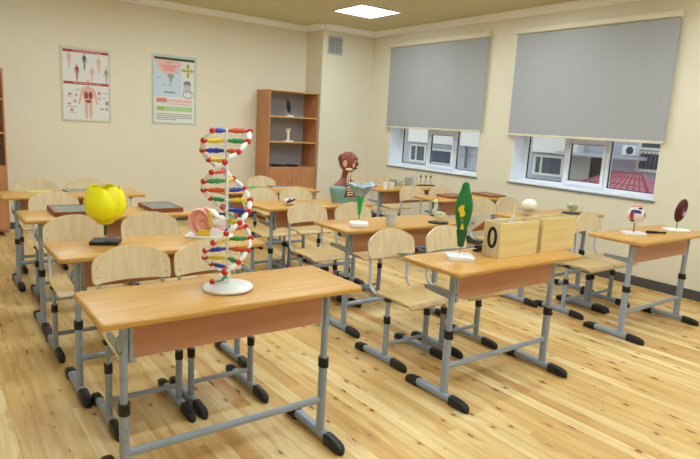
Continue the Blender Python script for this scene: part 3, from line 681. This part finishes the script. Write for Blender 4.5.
# ------------------------------------------------------------------ wooden boxes
def wbox(x0, x1, y0, y1, ht, label, mark):
    r = thing('wooden_box', ((x0 + x1) / 2, (y0 + y1) / 2, H), label, 'box', 'pale wooden card boxes'); w, d = (x1 - x0) / 2, (y1 - y0) / 2; q = .009
    MB().b2((-w, -d, 0), (w, -d + q, ht), .001, 1).build('front_panel', 'box', r)
    MB().b2((-w, d - q, 0), (w, d, ht), .001, 1).build('back_panel', 'box', r)
    for s in (-1, 1): MB().b2((min(s * w, s * (w - q)), -d + q, 0), (max(s * w, s * (w - q)), d - q, ht), .001, 1).build('end_panel', 'boxside', r)
    MB().b2((-w + q, -d + q, 0), (w - q, d - q, q)).build('bottom_panel', 'box', r, smooth=False)
    m = MB()
    for k in range(26):
        x = -w + .02 + (2 * w - .04) * k / 25; m.box((x, 0, q + (ht - .025) / 2), (.0022, 2 * d - .03, ht - .025 - .012 * random.random()), rot=Matrix.Rotation(.05 * (random.random() - .5), 3, 'Y'))
    tag(m.build('card_index', 'card', r, smooth=False), kind='stuff')
    if mark:
        fr = lambda x, y, tt: (-w - tt, -x, y); n = 28; a = [(.004 + .037 * math.cos(2 * PI * k / n), .124 + .068 * math.sin(2 * PI * k / n)) for k in range(n)]; b = [(.004 + .018 * math.cos(2 * PI * k / n), .124 + .048 * math.sin(2 * PI * k / n)) for k in range(n)]
        m = MB(); m.loft([[fr(x, y, .0) for x, y in a], [fr(x, y, .004) for x, y in a], [fr(x, y, .004) for x, y in b], [fr(x, y, 0) for x, y in b]], cap=False); tag(m.build('painted_zero', 'black', r, smooth=False), label='black zero on the box end')
        # lid hanging open at the back
        m = MB(); m.loft([[(x, d + yy, ht + zz) for yy, zz in ((0, -.002), (.105, -.082), (.100, -.090), (0, -.012))] for x in (-w, w)]); tag(m.build('open_lid', 'boxin', r, smooth=False), label='brown lid hanging open')
        MB().b2((w - .002, -d + .02, ht - .03), (w + .02, d - .02, ht - .006), .003, 1).build('finger_grip', 'boxside', r)
    return r
wbox(2.345, 2.722, .128, .262, .222, 'pale wooden box with a black zero on its end, left one of two', True)
wbox(2.782, 3.158, .140, .274, .226, 'plain pale wooden box without a zero, right one of two', False)
t = thing('paper_sheet', (2.515, .195, H + .20), 'white folded paper peak sticking out of the box with the zero', 'paper')
MB().grid(lambda u, v: (-.065 + .13 * u * (1 - v) + .065 * v + .012 * v, .02 * math.sin(PI * u) * (1 - v) - .01, -.02 + .095 * v), 8, 8, .0012).build('folded_sheet', 'paper', t)
t = thing('stapler', (2.42, .36, H), 'small black stapler lying behind the left wooden box', 'stapler', rz=.3)
MB().b2((-.05, -.017, 0), (.05, .017, .012), .004).build('stapler_base', 'black', t); MB().box((.004, 0, .026), (.094, .022, .018), .006, rot=Matrix.Rotation(.1, 3, 'Y')).build('stapler_arm', 'black', t)

# ------------------------------------------------------------------ blue flower model
t = thing('flower_section_model', (2.20, 1.365, H), 'pale blue trumpet flower model with bright green calyx on a white base', 'model', rz=-.62)
m = MB(); m.b2((-.070, -.06, 0), (.070, .06, .034), .006); m.lathe([(.02, .03), (.016, .045), (.008, .05)], 14); m.build('base', 'white', t)
MB().tube([(0, 0, .04), (0, 0, .115)], .0038, 8).build('rod', 'cork', t)
MB().lathe([(.004, .085), (.012, .095), (.017, .15), (.026, .21), (.032, .238), (.024, .242)], 20).build('calyx', 'fgreen', t)
def fp(a, droop, wd):
    def fn(u, v):
        th = (2 * u - 1) * wd * (.55 + .75 * math.sin(PI * min(1, .15 + .72 * v))) * .7
        R = .026 + .072 * v ** 1.3 + .016 * math.sin(PI * v); z = .225 + .135 * v - droop * v * v - .020 * (2 * u - 1) ** 2 * v
        if v > .85: R += .012 * (v - .85) / .15; z -= .02 * ((v - .85) / .15) ** 2
        return (R * math.cos(a + th), R * math.sin(a + th), z)
    return fn
for k in range(4): MB().grid(fp(-2.55 + k * PI / 2, .01 + .012 * (k % 2), .92), 12, 12, .004).build('petal', 'flower', t, angle=80)
MB().tube([(0, 0, .23), (.004, 0, .30)], [.006, .004], 8).build('pistil', 'fgreen', t)
t = thing('white_cup', (2.475, 1.305, H), 'ribbed white plastic cup between the blue flower and the bird skeleton', 'cup')
MB().lathe([(.036, 0), (.038, .003), (.0405, .03), (.0425, .032), (.0425, .037), (.0415, .06), (.0435, .062), (.0435, .068), (.043, .09), (.0465, .093), (.0465, .10), (.0435, .10), (.039, .03), (.033, .006)], 24).build('cup_wall', 'greycup', t)

# bird skeleton
t = thing('bird_skeleton', (2.955, 1.262, H), 'cream bird skeleton on an oval dark green base', 'skeleton', rz=-.62)
MB().lathe([(.085, 0), (.088, .004), (.085, .014), (.0, .015)], 28, wob=lambda a, z: 1 - .3 * abs(math.sin(a))).build('base', 'dkgreen', t)
MB().tube([(-.03, 0, .07), (-.052, 0, .09), (-.052, 0, .112), (-.030, 0, .130), (-.018, 0, .150), (-.026, 0, .172)], [.008, .0075, .006, .006, .006, .006], 8).build('neck_bones', 'bone', t)
m = MB(); m.ball((-.032, 0, .184), .0165, 12, 8, sc=(1.15, .8, .95)); m.tube([(-.044, 0, .184), (-.060, 0, .180), (-.078, 0, .172)], [.008, .005, .0015], 8); m.build('skull', 'bone', t)
m = MB(); m.tube([(-.03, 0, .082), (.0, 0, .092), (.035, 0, .082), (.06, 0, .062), (.076, 0, .066)], [.008, .010, .011, .008, .004], 8)
for k in range(6):
    x = -.024 + k * .0145; m.tube([(x, .02 * math.sin(q) * (1 - .05 * k), .068 + .024 * math.cos(q)) for q in [2 * PI * i / 14 for i in range(15)]], .0024, 6)
m.loft([[(x, -.002, zb), (x, .002, zb), (x, .004, zt), (x, -.004, zt)] for x, zb, zt in ((-.035, .05, .056), (-.02, .030, .05), (.015, .034, .048), (.05, .05, .054))])
m.build('rib_cage', 'bone', t)
for s in (-1, 1):
    MB().tube([(-.025, s * .02, .08), (.01, s * .034, .062), (-.012, s * .036, .048), (.046, s * .034, .058)], [.0055, .004, .004, .002], 8).build('wing_bones', 'bone', t)
    MB().tube([(.03, s * .014, .07), (.005, s * .024, .05), (.028, s * .022, .034), (.018, s * .02, .014), (.0, s * .02, .017)], [.006, .0045, .004, .0035, .002], 8).build('leg_bones', 'bone', t)

# red-white model on third middle desk
t = thing('heart_section_model', (2.255, 2.50, H), 'small white block model with a dark red piece, left of the bust', 'model', rz=-.5)
MB().ball((0, 0, .034), .06, 16, 10, sc=(1.05, .75, .57)).build('body', 'eyewhite', t)
m = MB(); m.tube([(-.03, -.045, .034), (.0, -.042, .046), (.05, -.02, .058)], [.009, .015, .007], 8); m.tube([(.0, -.04, .045), (-.008, -.025, .07)], [.012, .005], 8); m.build('vessel', 'kidney', t)

# ------------------------------------------------------------------ anatomical bust
t = thing('anatomical_bust', (2.945, 2.575, H), 'anatomical head and shoulders bust with exposed red-brown muscles on a bluish drape', 'bust', rz=-1.40)
t.scale = (1.05, 1.08, 1.06)
def ring(cx, cy, cz, rx, ry, n=28, p=1.0):
    c = lambda q: math.copysign(abs(q) ** p, q)
    return [(cx + rx * c(math.cos(2 * PI * k / n)), cy + ry * c(math.sin(2 * PI * k / n)), cz) for k in range(n)]
MB().loft([ring(*a, p=.75) for a in ((0, 0, 0, .078, .150), (0, 0, .03, .080, .152), (0, 0, .08, .086, .170), (0, 0, .12, .086, .184), (0, 0, .145, .080, .186), (-.004, 0, .156, .066, .168), (-.008, 0, .16, .04, .10))]).build('shoulder_drape', 'teal', t, angle=80)
MB().loft([ring(*a) for a in ((-.005, .0, .130, .078, .165), (-.006, .0, .160, .072, .150), (-.010, 0, .184, .060, .112), (-.010, 0, .210, .050, .068), (-.006, 0, .235, .045, .047), (0, 0, .27, .043, .043), (.008, 0, .31, .045, .045))]).build('neck_muscles', 'muscle', t, angle=80)
MB().grid(lambda u, v: (.074 + .020 * math.sin(PI * v) ** .6 - .02 * v + .008 * math.cos((2 * u - 1) * 1.5), (u - .5) * .19 * (1 - .25 * v), .055 + .12 * v), 14, 12, .01).build('chest_muscle', 'muscle2', t, angle=80)
for k in range(4):
    for q in (-1, 1): MB().tube([(.092 - .004 * k, q * .072, .085 + .022 * k - .01), (.107 - .004 * k, q * .045, .085 + .022 * k), (.111 - .004 * k, q * .012, .080 + .022 * k)], .0055, 8).build('rib', 'bone', t)
def headfn(d):
    q = 1.0; f = max(0, d.x)
    q += .20 * f ** 12 * math.exp(-((d.z + .16) / .15) ** 2)            # nose
    q -= .10 * f ** 2 * math.exp(-((d.z - .10) / .10) ** 2) * math.exp(-((abs(d.y) - .36) / .16) ** 2)   # eye sockets
    q += .05 * f ** 3 * math.exp(-((d.z - .28) / .12) ** 2)             # brow
    q += .12 * f ** 4 * math.exp(-((d.z + .84) / .14) ** 2)             # chin
    q -= .14 * max(0, -d.x) * max(0, -d.z)                              # nape
    q -= .08 * abs(d.y) * max(0, -d.z)
    return q
RH = Matrix.Rotation(.55, 3, 'Z'); hc = Vector((.012, 0, .378)); HP = lambda x, y, z: hc + RH @ Vector((x, y, z))
MB().ball(hc, .090, 40, 30, sc=(1.0, .80, 1.14), rot=RH, fn=headfn).build('head', 'muscle', t, angle=80)
MB().ball(HP(-.052, -.006, .030), .046, 18, 12, sc=(.9, 1.05, 1.0)).build('skull_lobe', 'muscle2', t)
for q in (-1, 1):
    m = MB(); m.tube([HP(-.012 + .016 * math.cos(a), q * (.068 + .006 * math.sin(a)), -.012 + .027 * math.sin(a)) for a in [2 * PI * i / 14 for i in range(15)]], .006, 8); m.ball(HP(-.012, q * .066, -.012), .019, 10, 8, sc=(.8, .6, 1.3)); m.build('ear', 'skinlight', t)
    MB().ball(HP(.070, q * .029, .012), .012, 12, 8).build('eyeball', 'white', t)
    MB().tube([HP(.062, q * .045, .034), HP(.080, q * .03, .038), HP(.086, q * .012, .034)], .006, 8).build('brow', 'muscle2', t)
MB().ball(HP(.062, -.040, -.018), .019, 10, 8, sc=(.7, .7, 1.4), rot=RH).build('cheek_bone', 'bone', t)
MB().ball(HP(.026, -.056, -.064), .025, 12, 8, sc=(1.5, .5, .55), rot=RH).build('jaw_bone', 'bone', t)
MB().tube([HP(.074, .020, -.056), HP(.088, .0, -.055), HP(.074, -.020, -.056)], .0065, 8).build('lips', 'muscle2', t)
for q in (-.030, -.008): MB().tube([HP(.030, q - .008, -.09), (.046, q, .25), (.052, q * 1.3, .19)], .0065, 8).build('neck_vessel', 'bone', t)

# ------------------------------------------------------------------ right desk models
t = thing('eyeball_model', (4.25, .283, H), 'white eyeball model with red and navy patches, on a white base', 'model', rz=-.62)
MB().b2((-.085, -.065, 0), (.085, .065, .022), .004).build('base', 'white', t)
MB().tube([(0, 0, .02), (0, 0, .095)], .006, 10).build('rod', 'bolt', t)
ec = Vector((0, 0, .165)); er = .069
MB().ball(ec, er, 28, 20).build('sclera', 'eyewhite', t)
def spatch(d, a, name, mt, k=1.012, sq=None, th=.004):
    d = Vector(d).normalized(); U = d.cross(Vector((0, 0, 1))).normalized(); Vv = U.cross(d)
    if sq: fn = lambda u, v: ec + (d + U * math.tan((u - .5) * 2 * sq[0]) + Vv * math.tan((v - .5) * 2 * sq[1])).normalized() * er * k
    else: fn = lambda u, v: ec + (d * math.cos(a * v) + (U * math.cos(2 * PI * u) + Vv * math.sin(2 * PI * u)) * math.sin(a * v)).normalized() * er * k
    MB().grid(fn, 18, 8, th).build(name, mt, t, angle=80)
spatch((-.80, -.62, -.05), 0, 'red_patch', 'crimson', sq=(.22, .36))
spatch((-.42, -.78, .48), 0, 'navy_patch', 'navy', sq=(.55, .20))
spatch((.15, -.55, .80), 0, 'brown_patch', 'iris', sq=(.22, .14), k=1.02)
spatch((.80, -.58, .10), .34, 'iris', 'iris', k=1.02)
spatch((-.6, -.5, -.62), 0, 'brown_patch', 'iris', sq=(.2, .14))
MB().tube([ec + Vector((-.05, -.02, .072)), ec + Vector((-.01, -.035, .082)), ec + Vector((.035, -.03, .075))], [.008, .012, .008], 10).build('eye_muscle', 'skinpink', t)
t = thing('kidney_model', (4.872, .222, H), 'dark maroon kidney section model on a white base', 'model', rz=-.62)
MB().b2((-.092, -.065, 0), (.092, .065, .022), .004).build('base', 'white', t)
MB().tube([(0, 0, .02), (0, 0, .10)], .006, 10).build('rod', 'bolt', t)
Rk = Matrix.Rotation(.22, 3, 'Y')
MB().ball((.018, 0, .185), .1, 26, 20, sc=(.50, .32, 1.06), rot=Rk, fn=lambda d: 1 - .10 * max(0, d.x) ** 2 * math.exp(-(d.z / .4) ** 2)).build('kidney_body', 'kidney', t, angle=80)
MB().ball((.022, -.026, .178), .028, 14, 10, sc=(.55, .35, 1.3), rot=Rk).build('renal_pelvis', 'crimson', t); MB().ball((.030, -.032, .160), .020, 12, 8, sc=(.5, .3, 1.2), rot=Rk).build('vessel_stub', 'flower', t); MB().ball((.026, -.034, .19), .010, 10, 8, sc=(.8, .5, 1.3), rot=Rk).build('vessel_stub', 'navy', t)
t = thing('marker_pen', (4.515, .228, H + .011), 'black marker pen lying between the eyeball and kidney models', 'pen', rz=-.66)
MB().tube([(-.08, 0, 0), (-.078, 0, 0), (.012, 0, 0), (.012, 0, 0)], [.008, .011, .011, .009], 12).build('pen_cap', 'black', t)
MB().tube([(.01, 0, 0), (.085, 0, 0), (.09, 0, 0)], [.0085, .0085, .005], 12).build('pen_barrel', 'black', t)

# bulb on bowl, succulent
t = thing('bulb_model', (4.21, 1.30, H), 'off-white segmented bulb model resting on a clear bowl', 'model')
MB().lathe([(.05, 0), (.055, .004), (.04, .012), (.045, .03), (.100, .050), (.104, .056), (.094, .052), (.04, .036), (.0, .03)], 24).build('bowl', 'clear', t)
MB().ball((0, 0,   .102), .080, 48, 18, sc=(1, 1, .76), fn=lambda d: 1 - .13 * abs(math.cos(3.0 * math.atan2(d.y, d.x))) ** .5 * (1 - .5 * abs(d.z)) if True else 1)  .build('bulb', 'bulb', t, angle=80)
t = thing('succulent_model', (4.84, 1.235, H), 'pale green leafy rosette model on a dark oval base by the window wall', 'model', rz=-.62)
MB().lathe([(.10, 0), (.104, .004), (.10, .016), (0, .017)], 28, wob=lambda a, z: 1 - .32 * abs(math.sin(a))).build('base', 'dkgreen', t)
for k in range(14):
    a = k * 2.4; rr_ = .03 + .058 * (k / 14); m = MB()
    hh = .088 - .035 * k / 14
    m.grid(lambda u, v: (math.cos(a) * (rr_ * v * 1.2) - math.sin(a) * (2 * u - 1) * .026 * math.sin(PI * (.12 + .80 * v)), (math.sin(a) * (rr_ * v * 1.2) + math.cos(a) * (2 * u - 1) * .026 * math.sin(PI * (.12 + .80 * v))) * .75, .017 + hh * math.sin(PI * .5 * v) + .006 * (2 * u - 1) ** 2), 6, 8, .003)
    m.build('leaf', 'succ', t, angle=80)

# ------------------------------------------------------------------ specimen cases
def case(loc, w, d, h, rz, label, fr, lid, tilt=0, group='framed specimen cases'):
    r = thing('specimen_case', loc, label, 'case', group, rz); r.rotation_euler = (tilt, 0, rz)
    m = MB(); q = .016
    for lo, hi in (((-w / 2, -d / 2, 0), (w / 2, -d / 2 + q, h)), ((-w / 2, d / 2 - q, 0), (w / 2, d / 2, h)), ((-w / 2, -d / 2 + q, 0), (-w / 2 + q, d / 2 - q, h)), ((w / 2 - q, -d / 2 + q, 0), (w / 2, d / 2 - q, h))): m.b2(lo, hi, .002, 1)
    m.build('case_frame', fr, r); MB().b2((-w / 2 + q, -d / 2 + q, .002), (w / 2 - q, d / 2 - q, h - .003), .001, 1).build('case_lid', lid, r)
case((.40, 2.575, H), .27, .36, .034, -.02, 'grey-topped specimen case with reddish frame, partly behind the tulip model', 'frame', 'slate')
case((1.075, 2.575, H), .25, .37, .034, .0, 'grey-topped specimen case with reddish frame, at the right end of its desk', 'frame', 'slate')
case((4.52, 2.59, H), .30, .26, .030, .04, 'orange-brown wooden framed case just left of the leaf tip', 'bframe', 'bframe')
case((5.165, 2.60, H), .26, .34, .026, -.12, 'dark brown wooden framed case lying beyond the paired chairs by the window wall', 'bframe', 'frame')

# papers and booklets on the back desks
t = tag(MB().b2((-.10, -.07, 0), (.10, .07, .004)).build('paper_pad', 'lime', smooth=False, loc=(.38, 3.86, H)), 'yellow-green paper pad on the last desk of the left column', 'paper')
def booklet(x, y, rz, mt, label, sz=(.21, .15, .008)):
    r = thing('booklet', (x, y, H), label, 'booklet', rz=rz)
    MB().b2((-sz[0] / 2, -sz[1] / 2, .0015), (sz[0] / 2 - .003, sz[1] / 2, sz[2] - .0015)).build('pages', 'paper', r, smooth=False)
    m = MB(); m.b2((-sz[0] / 2 - .001, -sz[1] / 2 - .002, 0), (sz[0] / 2, sz[1] / 2 + .002, .0015)); m.b2((-sz[0] / 2 - .001, -sz[1] / 2 - .002, sz[2] - .0015), (sz[0] / 2, sz[1] / 2 + .002, sz[2])); m.b2((-sz[0] / 2 - .002, -sz[1] / 2 - .002, 0), (-sz[0] / 2, sz[1] / 2 + .002, sz[2])); m.build('cover', mt, r, smooth=False)
booklet(.72, 3.84, .1, 'slate', 'grey booklet on the last left desk, just above the tulip', (.25, .17, .012))
booklet(2.90, 3.84, -.1, 'purple', 'grey-purple booklet on the desk before the tall bookcase', (.24, .17, .012))
booklet(2.55, 3.86, .05, 'green', 'thin green booklet on the desk before the tall bookcase, beside the double helix', (.2, .12, .006))

# ------------------------------------------------------------------ glassware desk
for x, y, lab in ((4.215, 3.47, 'small white cup at the corner of the glassware desk, left of two'), (4.31, 3.455, 'small white cup on the glassware desk, right of two')):
    t = thing('small_cup', (x, y, H), lab, 'cup', 'white cups on the glassware desk')
    MB().lathe([(.026, 0), (.027, .003), (.033, .082), (.034, .085), (.031, .085), (.025, .005)], 18).build('cup_wall', 'white', t)
t = thing('pink_sponge', (4.20, 3.68, H), 'pink lump lying left of the white cups, next to the blue flower', 'sponge')
MB().ball((0, 0, .02), .05, 14, 10, sc=(1.2, .8, .42)).build('sponge_body', 'pink', t)
for i, (x, y, r_, h_, lab) in enumerate(((4.52, 3.68, .045, .10, 'clear glass beaker nearest the white cups'), (4.66, 3.72, .055, .075, 'wide clear glass dish between two beakers'), (4.80, 3.70, .045, .115, 'tall clear glass beaker in the middle of the glassware row'), (4.94, 3.74, .05, .13, 'frosted glass beaker nearest the corked bottle rack'))):
    t = thing('glass_beaker', (x, y, H), lab, 'beaker', 'glassware under the far window')
    MB().lathe([(r_ * .9, 0), (r_, .005), (r_, h_ * .92), (r_ * 1.06, h_), (r_ * 1.02, h_), (r_ * .95, h_ * .92), (r_ * .94, .006), (0, .005)], 24).build('beaker_wall', 'clear' if i < 3 else 'greycup', t)
t = thing('bottle_rack', (5.13, 3.70, H), 'low dark rack under the corked bottles on the glassware desk', 'rack', rz=-.3)
MB().b2((-.14, -.03, 0), (.14, .03, .012), .003, 1).build('rack_base', 'black', t)
MB().lathe([(.018, .012), (.022, .02), (.016, .04), (0, .042)], 14, (-.12, -.01, 0)).build('rack_knob', 'petal_in', t)
for k, nm in enumerate(('left', 'middle', 'right')):
    x = 5.06 + .075 * k; y = 3.725 - .02 * k
    t = thing('corked_bottle', (x, y, H + .012), 'small clear bottle with brown cork in the rack, %s of three' % nm, 'bottle', 'corked bottles in the rack')
    MB().lathe([(.020, 0), (.021, .004), (.021, .06), (.010, .08), (.010, .10), (0, .10)], 16).build('bottle_glass', 'clear', t)
    MB().lathe([(.009, .092), (.012, .10), (.013, .128), (.010, .13)], 12).build('cork', 'cork', t)
t = thing('brown_stopper', (5.225, 3.47, H), 'small reddish-brown stopper alone at the right end of the glassware desk', 'stopper')
MB().lathe([(.018, 0), (.022, .004), (.016, .026), (.010, .03)], 14).build('stopper_body', 'pink', t)

# ------------------------------------------------------------------ outside
XO = 11.0
b = thing('neighbour_building', (XO, 6, -3), 'pale neighbouring building with dark windows seen through both windows', 'building')
B = lambda lo, hi: ([lo[0] - XO, lo[1] - 6, lo[2] + 3], [hi[0] - XO, hi[1] - 6, hi[2] + 3])
MB().b2(*B((XO, -4, -3), (XO + 3, 15, 1.22))).build('facade_wall', 'f_white', b, smooth=False)
MB().b2(*B((XO - .25, 5.0, 1.24), (XO + 3, 15, 4.5))).build('upper_storey', 'f_cream', b, smooth=False)
MB().b2(*B((XO, -4, 1.22), (XO + 3, 5.0, 4.5))).build('upper_storey', 'f_white', b, smooth=False)
MB().b2(*B((XO - .42, 3.6, 1.23), (XO, 5.4, 1.30)), bev=.01).build('ledge', 'f_white', b)
MB().b2(*B((XO - .06, 4.78, -.5), (XO, 5.32, 1.22))).build('concrete_panel', 'f_grey', b, smooth=False)
MB().b2(*B((XO - .03, 4.40, -.5), (XO, 4.78, 1.22))).build('doorway', 'f_door', b, smooth=False)
def outwin(y0, y1, z0, z1, bars):
    m = MB(); e = .05
    for lo, hi in (((XO - .06, y0, z0), (XO, y1, z0 + e)), ((XO - .06, y0, z1 - e), (XO, y1, z1)), ((XO - .06, y0, z0 + e), (XO, y0 + e, z1 - e)), ((XO - .06, y1 - e, z0 + e), (XO, y1, z1 - e))): m.b2(*B(lo, hi))
    for y in bars: m.b2(*B((XO - .05, y - .02, z0 + e), (XO, y + .02, z1 - e)))
    o = m.build('window_frame', 'f_cream', b, smooth=False); MB().b2(*B((XO - .02, y0 + e, z0 + e), (XO + .01, y1 - e, z1 - e))).build('window_glass', 'f_dark', o, smooth=False)
outwin(5.42, 6.2, .72, 1.18, (6.0,)); outwin(3.2, 3.80, 1.02, 1.42, ()); outwin(3.2, 3.80, 1.44, 1.9, ()); outwin(8.78, 9.66, .68, 1.10, ()); outwin(9.80, 10.46, .68, 1.18, (10.2,))
m = MB()
for k in range(6): m.b2(*B((XO - .075, 3.27 + k * .08, 1.08), (XO - .06, 3.285 + k * .08, 1.40)))
m.build('window_grille', 'f_pipe', b, smooth=False)
m = MB(); m.tube([Vector(p) - Vector((XO, 6, -3)) for p in ((XO - .1, 8.66, 1.46), (XO - .1, 8.52, 1.36), (XO - .1, 8.27, 1.22), (XO - .1, 8.24, 1.14), (XO - .1, 8.24, .68))], .035, 8); m.build('drainpipe', 'f_pipe', b)
MB().b2(*B((XO - .04, 7.6, 1.28), (XO, 8.66, 1.33))).build('string_course', 'f_grey', b, smooth=False)
MB().b2(*B((XO - .04, 7.6, .98), (XO, 8.66, 1.0))).build('string_course', 'f_grey', b, smooth=False)
t = thing('air_conditioner', (XO - .27, 3.83, 1.30), 'white air conditioner unit on the ledge across the yard', 'air conditioner'); t.scale = (.8, .78, .82)
MB().b2((-.12, -.17, .02), (.12, .16, .26), .012).build('housing', 'white', t)
m = MB()
for rr_ in (.09, .065, .04): m.tube([(-.126, -.04 + rr_ * math.cos(q), .14 + rr_ * math.sin(q)) for q in [2 * PI * i / 20 for i in range(21)]], .005, 6)
m.tube([(-.126, -.13, .14), (-.126, .05, .14)], .005, 6); m.tube([(-.126, -.04, .05), (-.126, -.04, .23)], .005, 6); m.build('fan_guard', 'f_pipe', t)
MB().lathe([(.085, 0), (.085, .004)], 20).build('fan_opening', 'f_door', t, smooth=False).matrix_local = Matrix.Translation((-.1215, -.04, .14)) @ Matrix.Rotation(-PI / 2, 4, 'Y')
for s in (-.1, .1): MB().b2((-.1, s - .02, 0), (.1, s + .02, .022)).build('foot', 'f_pipe', t, smooth=False)
t = thing('shed', (9.95, 3.5, -3), 'low shed with a pinkish red ribbed roof outside the near window', 'shed')
MB().b2((-.45, -.7, 0), (.5, .8, 3.58)).build('shed_wall', 'f_white', t, smooth=False)
rp = [(-.6, -.9, 3.57), (-.6, 1.0, 3.57), (.6, 1.0, 3.58), (.6, -.9, 3.58)]; rd = [(.05, -.32, 4.02), (.05, .22, 4.02)]
m = MB(); m.add([*rp, *rd], [[0, 1, 5, 4], [2, 3, 4, 5], [1, 2, 5], [3, 0, 4], [3, 2, 1, 0]]); rf = m.build('shed_roof', 'rooftile', t, smooth=False)
m = MB()
def onroof(y, s):   # rib along the front slope
    a = Vector((-.6, y, 3.572)); yy = min(max(y * .285 - .063, -.32), .22); return a.lerp(Vector((.05, yy, 4.022)), s)
for k in range(12):
    y = -.86 + k * .165; m.tube([onroof(y, 0), onroof(y, 1)], .012, 6)
for s in (.28, .55, .8): m.tube([onroof(-.88, s), onroof(.98, s)], .008, 6)
m.tube([rd[0], rd[1]], .02, 6); m.tube([rp[0], rd[0]], .02, 6); m.tube([rp[1], rd[1]], .02, 6)
m.build('roof_ribs', 'roofrib', rf)
struct(MB().b2((XW + .42, -12, -3.2), (40, 25, -3)).build('ground', 'ground', smooth=False))

# ------------------------------------------------------------------ world, camera
wd = bpy.data.worlds.new('overcast_sky'); S.world = wd; wd.use_nodes = True
bg = wd.node_tree.nodes['Background']; bg.inputs[0].default_value = (.86, .93, 1, 1); bg.inputs[1].default_value = 1.15
cd = bpy.data.cameras.new('camera'); cam = bpy.data.objects.new('camera', cd); COL.objects.link(cam)
yaw, pit, rol, F = math.radians(36.8867), math.radians(-10.1326), math.radians(3.2468), 577.546
fw = Vector((math.sin(yaw) * math.cos(pit), math.cos(yaw) * math.cos(pit), math.sin(pit))); ri = Vector((math.cos(yaw), -math.sin(yaw), 0)); up = ri.cross(fw)
r2 = ri * math.cos(rol) + up * math.sin(rol); u2 = up * math.cos(rol) - ri * math.sin(rol)
cam.matrix_world = Matrix(((r2.x, u2.x, -fw.x, -.4819), (r2.y, u2.y, -fw.y, -2.1008), (r2.z, u2.z, -fw.z, 1.5782), (0, 0, 0, 1)))
cd.sensor_width = 36; cd.lens = F * 36 / 700; cd.clip_start = .05
S.camera = cam
S.view_settings.view_transform = 'Standard'; S.view_settings.look = 'None'; S.view_settings.gamma = 1; S.view_settings.use_curve_mapping = False
S.view_settings.exposure = 0.0
